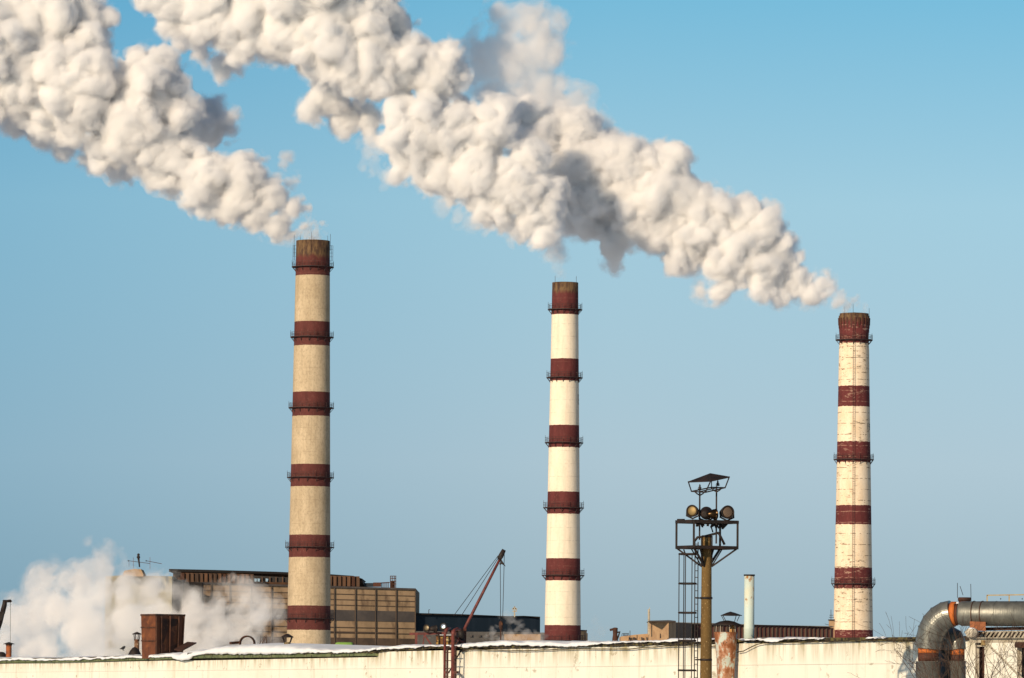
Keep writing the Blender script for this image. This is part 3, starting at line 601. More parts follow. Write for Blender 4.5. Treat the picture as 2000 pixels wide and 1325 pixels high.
# bird
dd = roof_d(240, 2); k = dd/F; mb = MB()
b0 = [P(x, y, dd) for x, y in ((233.5, 1267.8), (236, 1267.3), (238, 1266.9), (240, 1266.2), (242, 1264.9), (243.4, 1263.8), (244.3, 1263.6), (245.3, 1264.2))]
mb.tube(b0, [.012, .03, .06, .085, .075, .055, .035, .008], 10)
for dx in (239.5, 241.2): mb.tube([P(dx, 1267.5, dd), P(dx+.3, 1270, dd), P(dx+1, 1271.6, dd)], [.02, .012, .01], 5)
tag(mb.build('bird', FEATH, loc=P(240, 1271.5, dd)), 'small black bird perched on the snowy roof edge left of the cabinet', 'bird')
# small dark valve stub on the roof
dd = roof_d(1200, 3); k = dd/F; c = P(1201, 1256, dd); rt_ = empty('roof_vent', (c.x, c.y, c.z-.3), 'stubby rusty vent with side spout on the snow between the slim chimney and brick block', 'vent')
z_ = lambda y: P(1201, y, dd).z
MB().lathe((c.x+.4*k, c.y, 0), [(5.8*k, c.z-.5), (5.6*k, z_(1248)), (4.4*k, z_(1240)), (4.9*k, z_(1230)), (5.2*k, z_(1227)), (2*k, z_(1226))], 14).build('body', RUST, rt_)
MB().bar(P(1191, 1231, dd), P(1199, 1229, dd), 4*k, 4.5*k).build('spout', RUST, rt_)
q = MB(); q.tube([P(1206, 1248, dd), P(1208, 1243, dd), P(1210, 1235, dd), P(1206, 1235.5, dd)], .03, 5); q.build('handle', DARK, rt_)
# green tank
dd = 420; k = dd/F; rt_ = empty('storage_tank', P(672, 1275, dd), 'bright green tank with rusty end, peeping over snow right of the tallest chimney', 'tank')
def xlathe(x0, x1, yc, rpx, m, name, prof=None):
    a = P(x0, yc, dd); b = P(x1, yc, dd); q = MB(); L_ = (b-a); v = [a, a+L_*.02, a+L_*.12, a+L_*.88, a+L_*.98, b]; r_ = rpx*k
    return q.tube(v, [r_*.55, r_*.85, r_, r_, r_*.9, r_*.6], 24).build(name, m, rt_)
xlathe(654.5, 690, 1267, 12.5, TANKG, 'body'); 
q = MB(); a = P(688, 1267, dd); b = P(692.5, 1267, dd); q.tube([a, b], [11.6*k, 8*k], 20); q.build('end_cap', BROWNP, rt_)
for x in (664, 682): MB().box(P(x, 1300, dd), (.5, .8, 60*k)).build('leg', DARK, rt_)
# pale blue pipe on the roof
dd = roof_d(1462, 3); k = dd/F; c = P(1463, 1250, dd); rt_ = empty('flue_pipe', (c.x, c.y, ZR-.2), 'tall pale blue white flue pipe with rust spot rising behind the roof edge', 'flue')
zt = P(1463, 1123.5, dd).z; zj = P(1463, 1230, dd).z
MB().lathe((c.x, c.y, 0), [(10.3*k, ZR-.2), (10.3*k, zj), (10.6*k, zj+.02), (10.6*k, zj+.05), (10.0*k, zj+.08), (9.9*k, zt), (9.2*k, zt), (9.2*k, zt-1)], 36).build('pipe', PALE, rt_)
MB().lathe((c.x, c.y, 0), [(9.9*k, zt-.03), (11*k, zt-.03), (11*k, zt+.02), (9.3*k, zt+.02)], 36, cap=(False, False)).build('rim', DARK, rt_)
# floodlights, gear box and derrick behind the red ladder
dg = roof_d(880, 9); k = dg/F
fr = MB(); fr.bar(P(800, 1238.5, dg), P(868, 1237, dg), .12, .10)
for x in (813, 858): fr.bar(P(x, 1238, dg), P(x, 1262, dg), .10)
fr.bar(P(829, 1241, dg), P(842, 1259, dg), .07); fr.bar(P(826, 1259, dg), P(829, 1240, dg), .05)
tag(fr.build('lamp_rail', REDP), 'dark red rail on thin posts carrying three floodlights on the roof', 'rail')
def flood(px, py, rpx, d, aim, label, group, glass=GLASS, shell=DARK, length=1.7, yoke=True):
    """round floodlight: aim = direction its glass faces"""
    k = d/F; c = P(px, py, d); a = Vector(aim).normalized(); root = empty('floodlight', c-Vector((0, 0, rpx*k*1.25)), label, 'floodlight', group)
    tl = a.to_track_quat('Z', 'Y').to_matrix(); r_ = rpx*k
    MB().lathe(c, [(r_*.35, -r_*length), (r_*.6, -r_*length*.92), (r_*.85, -r_*.75), (r_*.98, -r_*.2), (r_*1.0, r_*.28), (r_*1.07, r_*.3), (r_*1.07, r_*.42), (r_*.9, r_*.42), (r_*.9, r_*.2)], 24, tilt=tl, cap=(True, False)).build('housing', shell, root)
    MB().lathe(c, [(r_*.91, r_*.25), (r_*.7, r_*.33), (r_*.4, r_*.38), (.005, r_*.4)], 24, tilt=tl).build('glass', glass, root)
    s_ = a.cross(Vector((0, 0, 1))).normalized(); q = MB(); q.tube([c+s_*r_*1.08, c+s_*r_*1.12-Vector((0, 0, r_*.8)), c-Vector((0, 0, r_*1.3)), c-s_*r_*1.12-Vector((0, 0, r_*.8)), c-s_*r_*1.08], .02+.02*r_, 6); q.build('yoke', shell, root)
    return root
GR = 'floodlights on the roof rail'
flood(834, 1227, 6.6, dg-.2, (-.5, -1, .1), 'dim tarnished floodlight, leftmost of the three on the red roof rail', GR, glass=pm('tarnished_glass', (.10, .08, .05), .4, .5))
flood(850, 1228, 6.6, dg-.2, (.9, .3, .1), 'black floodlight turned away, middle of the three on the roof rail', GR)
flood(866.5, 1224, 6.4, dg-.2, (-.35, -1, .2), 'floodlight with bright glinting glass, nearest the red derrick boom', GR, glass=pm('bright_glass', (.9, .88, .8), .12, .9))
# winch gear
wr = empty('derrick_crane', P(905, 1262, dg+1), 'red lattice-free derrick boom with slack cables rising behind the red ladder', 'crane')
wr['label'] = 'roof derrick with long slanting dark red boom and thin hoist cables'
f_, t_ = P(905, 1233, dg+1), P(981, 1083, dg+1)
MB().tube([P(903, 1237, dg+1), lerp(f_, t_, .1), lerp(f_, t_, .5), lerp(f_, t_, .93)], [.055, .068, .062, .055], 10).build('boom', REDP, wr)
MB().tube([P(974.5, 1094, dg+1), P(978, 1087, dg+1), P(984.5, 1074, dg+1)], [.08, .115, .09], 10).build('boom_head', DARK, wr)
MB().bar(P(971.5, 1087.5, dg+.9), P(980, 1089, dg+.9), .06, .09).build('cable_bracket', DARK, wr)
MB().tube([P(977, 1092, dg+1), P(979, 1096, dg+1), P(986, 1105, dg+1), P(979.5, 1099.5, dg+1), P(976, 1103, dg+1)], .04, 6).build('sheave_block', DARK, wr)
for a, b in (((972, 1087), (886, 1203)), ((973, 1090), (901, 1203)), ((977, 1095), (978, 1240)), ((985, 1080), (984.5, 1104)), ((984.5, 1104), (981, 1240))):
    MB().tube([P(*a, dg+1), P(*b, dg+1.2)], .014, 5).build('hoist_cable', DARK, wr)
MB().tube([P(978, 1213, dg+1), P(978.5, 1217, dg+1), P(978.5, 1228, dg+1), P(978, 1231, dg+1)], [.04, .10, .08, .03], 8).build('hook_block', RUST, wr)
MB().bar(P(978, 1231, dg+1), P(978, 1262, dg+1), .05).build('hoist_cable', RUST, wr)
# turntable / winch cabinet under the boom
q = MB(); q.box(P(899, 1243, dg+.8), (15*k, .7, 30*k), rz=.3); q.build('winch_case', BROWNP, wr)
MB().lathe(P(901, 1240, dg+.2), [(12*k, -.12), (12*k, .12)], 20, tilt=Matrix.Rotation(R(80), 3, 'Y')).build('winch_drum', DARK, wr)
MB().bar(P(880, 1234, dg), P(905, 1231, dg+.6), .12).build('crossarm', RUST, wr)
MB().bar(P(884, 1241, dg-.2), P(906, 1256, dg-.2), .07).build('stay_rod', REDP, wr)
bx = empty('equipment_box', P(871, 1262, dg-.6), 'brown open fronted equipment box with round dials behind the red ladder', 'box')
q = MB(); q.box(P(870.5, 1251, dg-.6), (37*k, .8, 17*k)); q.build('body', worn('brass_rust', (.14, .06, .02), (.06, .025, .012), 8, c3=(.35, .22, .06), s3=9, t3=(.55, .62)), bx)
q = MB(); q.box(P(871, 1242, dg-.6), (40*k, .95, 1.5*k)); q.build('lid', DARK, bx)
for x in (857, 866, 876, 886): MB().box(P(x, 1251, dg-1.04), (1.5*k, .06, 16*k)).build('divider', DARK, bx)
MB().lathe(P(874, 1250, dg-1.1), [(3.6*k, 0), (3.2*k, .05), (.01, .08)], 18, tilt=Matrix.Rotation(R(90), 3, 'X')).build('dial', GLASS, bx)
snw = MB(); snw.box(P(872, 1241, dg-.6), (26*k, .7, 1.3*k)); tag(snw.build('snow', SNOW), kind='stuff')
# red ladder on the wall, with hooped handrails
LR = empty('wall_ladder', (wall_at(880, 1300).x, wall_at(880, 1300).y, 0), 'narrow red ladder with curved hoops climbing over the cream wall edge', 'ladder')
def wl(px, py, off): return wall_at(px, py, off)
def down(p, z): return Vector((p.x, p.y, z))
o1, o2 = .25, .62
def vert(px, y0, off, r_, name, m, extra=None):
    p = wl(px, y0, off); pts = ([] if extra is None else extra)+[p, down(p, .3)]; MB().tube(pts, r_, 8).build(name, m, LR)
vert(869, 1240, o2, .05, 'handrail', REDP, [wl(879, 1226.8, o2-.35), wl(875, 1228, o2-.2), wl(871, 1232, o2)])
vert(884.7, 1240, o2, .068, 'handrail', REDP, [wl(898, 1229.5, o2-.4), wl(893, 1228.5, o2-.25), wl(888, 1231, o2-.1), wl(885.5, 1235, o2)])
vert(874, 1262, o1, .045, 'rail', STEEL); vert(889.5, 1262, o1, .06, 'rail', STEEL)
zz = .5; pa, pb = wl(870, 1290, o2-.05), wl(884, 1290, o2-.05)
while zz < wl(877, 1266, o2).z:
    MB().bar(down(pa, zz), down(pb, zz), .03).build('rung', RUST, LR); zz += .33
for y in (1313.5, 1264):
    MB().bar(wl(869, y, o2), wl(877, y, o1), .06, .09).build('stay', REDP, LR); MB().bar(wl(885, y, o2), wl(893.5, y, o1-.2), .06, .10).build('stay', REDP, LR)
MB().tube([wl(888, 1290, .3), wl(894, 1282, .2), wl(899, 1273, .1), wl(912, 1269, .1)], .03, 6).build('loose_cable', DARK, LR)
MB().tube([wl(877, 1313, .4), wl(883, 1303, .4)], .03, 6).build('diagonal_stay', DARK, LR)
# ------------------------------------------------------------------ floodlight mast
D = 141.0; k = D/F
mr_ = empty('lighting_mast', (P(1379, 1300, D).x, D, 0), 'tall round concrete lighting mast with caged rusty platform and tilted canopy', 'mast')
mc = mr_.location; zt = P(1379, 1048, D).z
def mz(y): return P(1379, y, D).z
def MX(dx, dy, y): return Vector((mc.x+dx*k+(-(mz(y)-mz(1300))*0), D+dy*k, mz(y)))
MB().lathe((mc.x, D, 0), [(12.5*k, 0), (11.6*k, mz(1325)), (9.3*k, mz(1050)), (9.3*k, zt)], 32).build('pole', POLE, mr_)
MB().lathe((mc.x, D, 0), [(9.6*k, zt-.03), (9.6*k, zt+.03)], 24).build('pole_cap', DARK, mr_)
for y in (1168.5, 1289):
    MB().lathe((mc.x, D, 0), [(11.5*k, mz(y)-.03), (11.9*k, mz(y)-.03), (11.9*k, mz(y)+.03), (11.5*k, mz(y)+.03)], 24, cap=(False, False)).build('clamp', DARK, mr_)
corn = [(-59, 4), (-27, -48), (60, -4), (28, 48)]
def cor(i, y, s=1.0): return MX(corn[i % 4][0]*s, corn[i % 4][1]*s, y)
q = MB(); q.hexa([cor(i, 1071) for i in range(4)], [cor(i, 1068.5) for i in range(4)]); q.build('platform_deck', RUST, mr_)
for i in range(4):
    MB().bar(cor(i, 1070), cor(i+1, 1070), .07, .09).build('deck_edge', DARK, mr_)
    MB().bar(cor(i, 1020), cor(i+1, 1020), .09, .09).build('top_rail', DARK, mr_)
    MB().bar(cor(i, 1071), cor(i, 1018), .06).build('post', DARK, mr_)
    MB().bar(cor(i, 1071), MX(corn[i][0]*.16, corn[i][1]*.16, 1107), .05).build('brace', DARK, mr_)
    MB().bar(cor(i, 1068, .55), MX(corn[i][0]*.16, corn[i][1]*.16, 1107), .035).build('brace', DARK, mr_)
for t in (.25, .42, .6, .78):
    MB().bar(lerp(cor(0, 1020), cor(1, 1020), t)*0+lerp(cor(0, 1020), cor(3, 1020), t), lerp(cor(1, 1020), cor(2, 1020), t), .05, .05).build('cross_bar', RUST, mr_)
MB().tube([MX(-58, 2, 1016.5), MX(-43, 0, 1016.5)], .035, 8).build('spare_pipe', DARK, mr_)
MB().tube([MX(-24, 0, 1058), MX(-18, 0, 1050), MX(-8, 0, 1049), MX(22, 0, 1041), MX(25, 0, 1044), MX(35, 0, 1064)], .035, 6).build('arm', DARK, mr_)
for dx, dy in ((-10.5, -6), (10.5, -2)): MB().bar(MX(dx, dy, 1107), MX(dx, dy, 1047), .03, .05).build('side_strap', DARK, mr_)
rs2 = random.Random(5)
for j in range(9):
    x = rs2.uniform(-20, 35); MB().tube([MX(x, rs2.uniform(-10, 10), 1021), MX(x+rs2.uniform(-6, 6), 0, rs2.uniform(1028, 1032)), MX(x+rs2.uniform(2, 12), 0, 1022)], .022, 5).build('wire', DARK, mr_)
for x, h_ in ((-19, 1030), (-16, 1028), (-7, 1026), (2, 1027), (12, 1027), (30, 1027), (34, 1028)): MB().box(MX(x, 0, 1024), (.07, .07, .09+(h_-1024)*.01)).build('clip', DARK, mr_)
MB().tube([MX(8, 0, 1028), MX(12, 0, 1040)], .02, 5).build('wire', DARK, mr_)
# uprights and canopy
MB().bar(MX(-14, 2, 1055), MX(-14, 2, 956), .045).build('upright', DARK, mr_); MB().bar(MX(18.5, -2, 1062), MX(18.5, -2, 950), .045).build('upright', DARK, mr_)
LF = [(-30, 10, 960), (-4, -26, 963), (35, -10, 953), (10, 26, 951)]
UF = [(-36, 22, 940), (6, -38, 940.5), (43, -18, 931.5), (10, 34, 928)]
ap = MX(6, -2, 924.5)
cn = empty
q = MB(); uv = [MX(*a) for a in UF]; q.add(uv+[ap], [(0, 1, 4), (1, 2, 4), (2, 3, 4), (3, 0, 4)]); q.add([x+Vector((0, 0, -.035)) for x in uv+[ap]], [(1, 0, 4), (2, 1, 4), (3, 2, 4), (0, 3, 4)])
lower = [x+Vector((0, 0, -.035)) for x in uv]
for i in range(4): q.add([uv[i], uv[(i+1) % 4], lower[(i+1) % 4], lower[i]], [(0, 3, 2, 1)])
q.build('canopy', DARK, mr_)
for i in range(4):
    a, b = MX(*LF[i]), MX(*LF[(i+1) % 4]); MB().bar(a, b, .035).build('canopy_frame', DARK, mr_); MB().bar(a, uv[i], .025).build('canopy_strut', DARK, mr_)
MB().bar(lerp(MX(*LF[0]), MX(*LF[1]), .5), lerp(MX(*LF[3]), MX(*LF[2]), .5), .03).build('canopy_frame', DARK, mr_)
for dx, y in ((-14, 968), (18.5, 961)):
    for s_ in (-1, 1): MB().tube([MX(dx, 0, y), MX(dx+s_*6, 0, y-3.5), MX(dx+s_*11, 0, y-8.5)], .02, 5).build('curved_brace', DARK, mr_)
for dx, y in ((-14, 956), (21, 948)):
    MB().lathe(MX(dx, 0, y), [(.03, -.02), (.07, .01), (.03, .03), (.055, .05), (.02, .07), (.03, .09), (.006, .15)], 12).build('insulator', DARK, mr_)
GM = 'floodlights on the lighting mast'
flood(1353, 998.5, 11.3, D-.1, (-.45, -1, .05), 'floodlight with glowing golden glass, leftmost on the lighting mast', GM, glass=pm('amber_glass', (.17, .12, .05), .5, .5))
flood(1379, 1003, 12, D+.1, (.2, 1, .15), 'black floodlight seen from behind, second from left on the mast', GM)
flood(1396, 1004, 9.5, D-.35, (.9, .25, .1), 'floodlight with a thin brassy glint on its side, third on the mast', GM, shell=pm('brassy_shell', (.05, .03, .014), .3, .9))
flood(1420, 1001, 12.5, D-.2, (.35, -1, .05), 'floodlight with dull brown glass, rightmost on the lighting mast', GM, glass=pm('brown_glass', (.16, .11, .075), .45, .4), length=2.0)
# caged ladder beside the mast
cl = empty('caged_ladder', (P(1350, 1300, D).x, D+.1, 0), 'thin dark steel ladder with safety cage left of the concrete mast', 'ladder')
def LX(px, dy, z): v = P(px, 1250, D); return Vector((v.x+(-(z-v.z))*0, D+dy*k, z))
ztop = mz(1083)
for x in (1356.5, 1362.5): MB().bar(LX(x, 0, .3), LX(x-.0, 0, ztop+.35), .028).build('rail', DARK, cl)
zz = .5
while zz < ztop+.3: MB().bar(LX(1356.5, 0, zz), LX(1362.5, 0, zz), .02).build('rung', DARK, cl); zz += .19
cgp = [(1358, -20), (1350, -22), (1337.5, -16), (1325.5, -2), (1331, 14), (1345, 20), (1360, 10)]
for x, dy in ((1350, -22), (1337.5, -16), (1335.5, 16), (1325.5, -2)): MB().bar(LX(x, dy, mz(1450)), LX(x, dy, ztop), .026).build('cage_bar', DARK, cl)
for y in (1083, 1140.5, 1197.5, 1252, 1310, 1367, 1424):
    MB().tube([LX(x, dy, mz(y)) for x, dy in cgp], .026, 5).build('cage_hoop', DARK, cl)
for y in (1168.5, 1289): MB().bar(LX(1358, 0, mz(y)), LX(1372, 0, mz(y)), .04).build('stay', DARK, cl)
MB().tube([LX(1334, -5, mz(1074)), LX(1337.5, -5, mz(1083))], .02, 5).build('stay', DARK, cl)
# ------------------------------------------------------------------ rusty stack in front of the wall
D = wall_at(1425, 1290).y-1.0; k = D/F; c = P(1417.5, 1300, D); sr = empty('rusty_stack', (c.x, D, 0), 'peeling blue and rust ventilation stack with two black conical hoods', 'vent stack')
z_ = lambda y: P(1417.5, y, D).z
MB().lathe((c.x, D, 0), [(16.8*k, 0), (16.8*k, z_(1325)), (18.2*k, z_(1286)), (19.5*k, z_(1285)), (19.5*k, z_(1283)), (18.5*k, z_(1282)), (21.5*k, z_(1250)), (23.2*k, z_(1235)), (22.4*k, z_(1235)), (21*k, z_(1245))], 40).build('duct', PEEL, sr)
MB().lathe((c.x+2*k, D, 0), [(29*k, z_(1221.5)), (28.5*k, z_(1220)), (14*k, z_(1214)), (3*k, z_(1212))], 28).build('lower_hood', DARK, sr)
MB().lathe((c.x+8.5*k, D, 0), [(23*k, z_(1203)), (23*k, z_(1202)), (9*k, z_(1197)), (.5*k, z_(1194.8))], 5).build('upper_hood', DARK, sr)
for dx, dx2, dy in ((-3.5, -9, -6), (.5, -5.5, 6), (17, 20, 6), (21, 26, -6)): MB().bar((c.x+dx*k, D+dy*k, z_(1214)), (c.x+dx2*k, D+dy*k, z_(1203)), .022).build('strut', DARK, sr)
for dx, dy in ((-20, -8), (-12, -18), (6, -20), (18, -10), (14, 12), (-10, 14)): MB().bar((c.x+dx*k, D+dy*k, z_(1240)), (c.x+dx*.95*k, D+dy*.95*k, z_(1220)), .018).build('strut', GALVB, sr)
MB().tube([(c.x+11*k, D-5*k, z_(1238)), (c.x+12*k, D-5*k, z_(1230)), (c.x+15*k, D-5*k, z_(1222))], [6*k, 5*k, 3.5*k], 12).build('bent_flap', worn('ochre_rust', (.45, .24, .08), (.25, .12, .05), 5), sr)
MB().box((c.x+22*k, D+2*k, z_(1250.5)), (30*k, 14*k, 2.6*k)).build('flashing', FELT, sr)
# ------------------------------------------------------------------ far factory building
def prism(pts_px, d0, d1, depth, m, name, parent, zb=0.0, off=0.0):
    """facade outline: pts_px = top skyline points (px,py) left to right, distance runs d0->d1; body reaches back by depth"""
    x0, x1 = pts_px[0][0], pts_px[-1][0]; fv = []; n = len(pts_px)
    def dd(px): 
        t = (px-x0)/(x1-x0); return 1/((1-t)/d0+t/d1)
    top = [P(px, py, dd(px)-off) for px, py in pts_px]
    v = []
    for p in top: v += [Vector((p.x, p.y, zb)), p, p+Vector((0, depth, 0)), Vector((p.x, p.y+depth, zb))]
    f = [(i*4+j, (i+1)*4+j, (i+1)*4+(j+1) % 4, i*4+(j+1) % 4) for i in range(n-1) for j in range(4)]+[(3, 2, 1, 0), tuple((n-1)*4+j for j in range(4))]
    return MB().add(v, f).build(name, m, parent)
FD = lambda px: 1/((1-(px-300)/512)/1390+((px-300)/512)/1418)
def fp(px, py, off=0): return P(px, py, FD(px)-off)
fac = empty('factory_building', (P(812, 1290, 1470).x, 1470, 0), 'huge tan panelled factory hall with rusty monitor roof behind the tallest chimney', 'building')
WARM = worn('dark_joint', (.075, .052, .038), (.05, .036, .028), .3)  # dark brown of the panel joints, pilasters and cladding ribs
prism([(225, 1140.5), (300, 1139), (420, 1141), (560, 1144.5), (700, 1147.5), (812, 1150)], FD(225), FD(812), 60, TAN, 'wall', fac)
# panel joints as proud dark strips, and window bands
def fstrip(x0, x1, ya, yb, m, name, off, sl=.029):
    n = 6; v = []
    for i in range(n+1):
        px = x0+(x1-x0)*i/n; s_ = (px-812)*sl
        t, b = fp(px, ya+s_*(1352-ya)/202, off), fp(px, yb+s_*(1352-yb)/202, off); v += [b, t, t+Vector((0, off+.05, 0)), b+Vector((0, off+.05, 0))]
    f = [(i*4+j, (i+1)*4+j, (i+1)*4+(j+1) % 4, i*4+(j+1) % 4) for i in range(n) for j in range(4)]+[(3, 2, 1, 0), tuple(n*4+j for j in range(4))]
    return MB().add(v, f).build(name, m, fac)
fstrip(225, 812, 1149.5, 1153, DKB, 'coping', .6)
for y in (1164, 1174.5, 1185): fstrip(225, 811, y, y+1.3, WARM, 'panel_joint', .2)
fstrip(225, 811, 1195, 1215.5, DKB, 'window_band', .15)
for y in (1227.5, 1238): fstrip(225, 811, y, y+1.5, WARM, 'panel_joint', .2)
fstrip(225, 811, 1248, 1275, WARM, 'lower_band', .25)
for x in (375, 412, 449, 490, 530, 571, 612, 653, 694, 733.5, 773.5, 811):
    a = fp(x, 1152+(x-812)*.029, .3); b = fp(x, 1290, .3); MB().bar(a, b, .24, .3).build('pilaster', WARM, fac)
fstrip(590, 770, 1236, 1238.2, WARM, 'panel_joint', .35)
SHEDB = worn('browner_sheet', (.11, .055, .03), (.07, .04, .026), .4, st=(1.2, 1, .2))
# monitor (raised rooflight) with rusty sides
prism([(338, 1118), (400, 1118.5), (520, 1121), (640, 1125), (706, 1131), (711, 1144), (712, 1148)], 1400, 1426, 30, RUSTSHED, 'monitor', fac, zb=20)
mb = MB(); t0 = [P(335, 1112.5, 1396), P(706.5, 1129, 1458)]
v = []
for px, ya, yb in ((330, 1111.5, 1117), (420, 1113.5, 1118.5), (540, 1117, 1121.5), (640, 1121.5, 1125.5), (690, 1125, 1129.5), (707.5, 1130.5, 1131.8)):
    a, b = P(px, ya, 1396+(px-335)*.07), P(px, yb, 1396+(px-335)*.07); v += [b, a, a+Vector((0, 36, 0)), b+Vector((0, 36, 0))]
n = 5
mb.add(v, [(i*4+j, (i+1)*4+j, (i+1)*4+(j+1) % 4, i*4+(j+1) % 4) for i in range(n) for j in range(4)]+[(3, 2, 1, 0), tuple(n*4+j for j in range(4))]); mb.build('roof', BLACKP, fac)
def quadpx(pts, d, m, name, parent, th=.3):
    f = [P(x, y, d) for x, y in pts]; b = [x+Vector((0, th, 0)) for x in f]; n = len(pts)
    mb = MB(); mb.add(f+b, [tuple(range(n)), tuple(reversed(range(n, 2*n)))]+[((i+1) % n, i, i+n, (i+1) % n+n) for i in range(n)]); return mb.build(name, m, parent)
quadpx([(494, 1136.5), (494, 1124.5), (562, 1128), (590, 1138.5)], 1405, BLACKP, 'broken_glazing', fac)
GLZ = pm('sky_glass', (.30, .42, .52), .15, .3)
for x in (497, 503, 519): quadpx([(x, 1136), (x, 1130), (x+5, 1131), (x+4, 1136.3)], 1404.2, GLZ, 'glass_pane', fac, .1)
for x in (511, 526, 538, 551): quadpx([(x, 1138), (x, 1127), (x+2, 1127.2), (x+2, 1138)], 1404.2, RUSTSHED, 'glazing_bar', fac, .2)
rs3 = random.Random(9)
for x in range(352, 698, 9):
    if 492 < x < 565: continue
    w_ = 8.2; y = 1119+(x-350)*.02; y2 = 1137+(x-350)*.026
    quadpx([(x, y2), (x, y), (x+w_, y+.1), (x+w_, y2)], 1396+(x-335)*.07, rs3.choice((RUSTSHED, RUSTSHED, RUSTSHED, RUST, SHEDB)), 'rusty_panel', fac, .15)
# pale end block and grey stair tower half hidden in steam
CREAMB = worn('weathered_cream_block', (.42, .37, .24), (.34, .29, .19), .2)
prism([(206, 1126), (240, 1124), (336, 1126)], 1360, 1368, 18, CREAMB, 'end_block', fac)
prism([(240, 1121), (243, 1115), (262, 1111.5), (275, 1112), (280, 1122)], 1358, 1359, 10, BRICK, 'roof_house', fac, zb=P(260, 1126, 1358).z)
prism([(336, 1132), (358, 1133)], 1372, 1374, 12, GREYW, 'stair_tower', fac)
prism([(358, 1136), (395, 1138)], 1376, 1378, 6, BLACKP, 'dark_opening', fac, zb=28)
# roof gear at the right end: duct, rust box, framework ladder
quadpx([(711, 1146), (711, 1139), (729, 1139), (729, 1146)], 1424, BLUEB, 'roof_duct', fac, 4)
quadpx([(729, 1146), (729, 1138), (744, 1138), (744, 1146)], 1424, BROWNP, 'roof_box', fac, 3)
for x in (746, 750, 754, 758): MB().bar(P(x, 1148, 1425), P(x, 1138.5, 1425), .25).build('frame_post', RUST, fac)
MB().bar(P(744, 1139, 1425), P(761, 1138, 1425), .3).build('frame_rail', RUST, fac)
for x in (762.5, 766, 770, 773): MB().bar(P(x, 1149, 1425), P(x, 1125, 1425), .22).build('frame_post', RUST, fac)
for y in (1125.5, 1130, 1135.5, 1141): MB().bar(P(762, y, 1425), P(774, y, 1425), .2).build('frame_rail', RUST, fac)
quadpx([(762, 1149), (763, 1136), (771, 1136), (771, 1149)], 1426, RUST, 'roof_hut', fac, 3)
# antennas and beacon at the left roof end
ar = empty('roof_antenna', P(262, 1113, 1357), 'black beacon post with long thin horizontal aerials above the steam', 'antenna')
MB().tube([P(272.5, 1108, 1357), P(271.5, 1098, 1357), P(270.5, 1091, 1357)], [.18, .22, .3], 8).build('post', DARK, ar)
MB().lathe(P(270.3, 1091, 1357), [(.35, 0), (.5, .25), (.4, .6), (.25, .7), (.42, .95), (.25, 1.3), (.02, 1.4)], 12).build('beacon', DARK, ar)
for a, b in (((250, 1095.5), (293, 1101)), ((285, 1095.5), (316, 1101.5))): MB().bar(P(*a, 1357), P(*b, 1357), .14).build('aerial', RUST, ar)
for x, y0, y1 in ((260.5, 1110, 1089), (293, 1112, 1089), (252, 1107, 1095)): MB().bar(P(x, y0, 1357), P(x, y1, 1357), .09).build('aerial_mast', REDP, ar)
for x, y in ((250.5, 1095.7), (285.5, 1095.7)): MB().lathe(P(x, y, 1356.8), [(.02, -.22), (.22, 0), (.02, .22)], 8).build('insulator', DARK, ar)
# ------------------------------------------------------------------ dark blue shed and low grey wall
bs = empty('blue_shed', (P(930, 1290, 1420).x, 1420, 0), 'long dark blue clad shed right of the tan factory, behind the derrick', 'building')
prism([(812.5, 1199), (900, 1201), (990, 1205), (1005, 1205), (1018, 1204), (1024, 1205.5), (1055, 1209)], 1420, 1440, 40, BLUEB, 'wall', bs)
v = []; mb = MB()
prism([(812.5, 1197.6), (900, 1199.8), (990, 1203.8), (1022, 1203), (1055, 1208)], 1419, 1439, 42, BLACKP, 'roof_edge', bs, zb=P(900, 1201.5, 1420).z)
SOOTW = worn('sooty_grey_wall', (.095, .09, .085), (.07, .066, .064), .3, c3=(.14, .13, .115), s3=.9)
prism([(812.5, 1233), (1000, 1235), (1148, 1237)], 1395, 1405, 14, SOOTW, 'lower_wall', bs)
prism([(985, 1239), (1056, 1239)], 1390, 1392, 4, BRICK, 'brick_annex', bs)
for x in range(900, 985, 17): quadpx([(x, 1244), (x, 1240), (x+5, 1240), (x+5, 1244)], 1394.5+(x-812)*.03, DKB, 'window', bs, .2)
q = MB(); q.bar(P(837.5, 1200, 1420), P(837.5, 1191, 1420), .18); q.bar(P(837.5, 1191.5, 1420), P(839.8, 1191, 1420), .15); tag(q.build('lamp_hook', DARK), 'tiny hooked post on the dark blue shed roof near the tan factory', 'post')
q = MB(); q.bar(P(1005, 1206, 1425), P(1005, 1188, 1425), .35)
for a, b in (((1001, 1192), (1005, 1185)), ((1005, 1185), (1009, 1192.5)), ((1001, 1195), (1009.5, 1194)), ((1000.5, 1189), (1010, 1189.5)), ((1003, 1200), (1007, 1200))): q.bar(P(*a, 1425), P(*b, 1425), .28)
tag(q.build('roof_antenna', GALVB), 'pale grey branched aerial on the dark blue shed roof', 'antenna')
br = empty('brick_tower', (P(1141, 1290, 1380).x, 1380, 0), 'narrow tan brick stub showing at the right foot of the slim chimney', 'building')
prism([(1125, 1231), (1146, 1232)], 1380, 1381, 5, BRICK, 'wall', br); prism([(1124.5, 1230), (1146.7, 1231)], 1379.5, 1380.5, 6, DKB, 'coping', br, zb=P(1140, 1233, 1380).z)
MB().bar(P(1143, 1231, 1379), P(1143, 1260, 1379), .25).build('downpipe', DKB, br)
# ------------------------------------------------------------------ brick block and maroon conveyor gallery
bb = empty('brick_building', (P(1290, 1290, 900).x, 900, 0), 'tan brick block with stepped roof left of the lighting mast', 'building')
prism([(1213, 1243.5), (1225, 1242), (1240, 1240), (1267, 1238)], 905, 905, 14, BRICK, 'low_wing', bb)
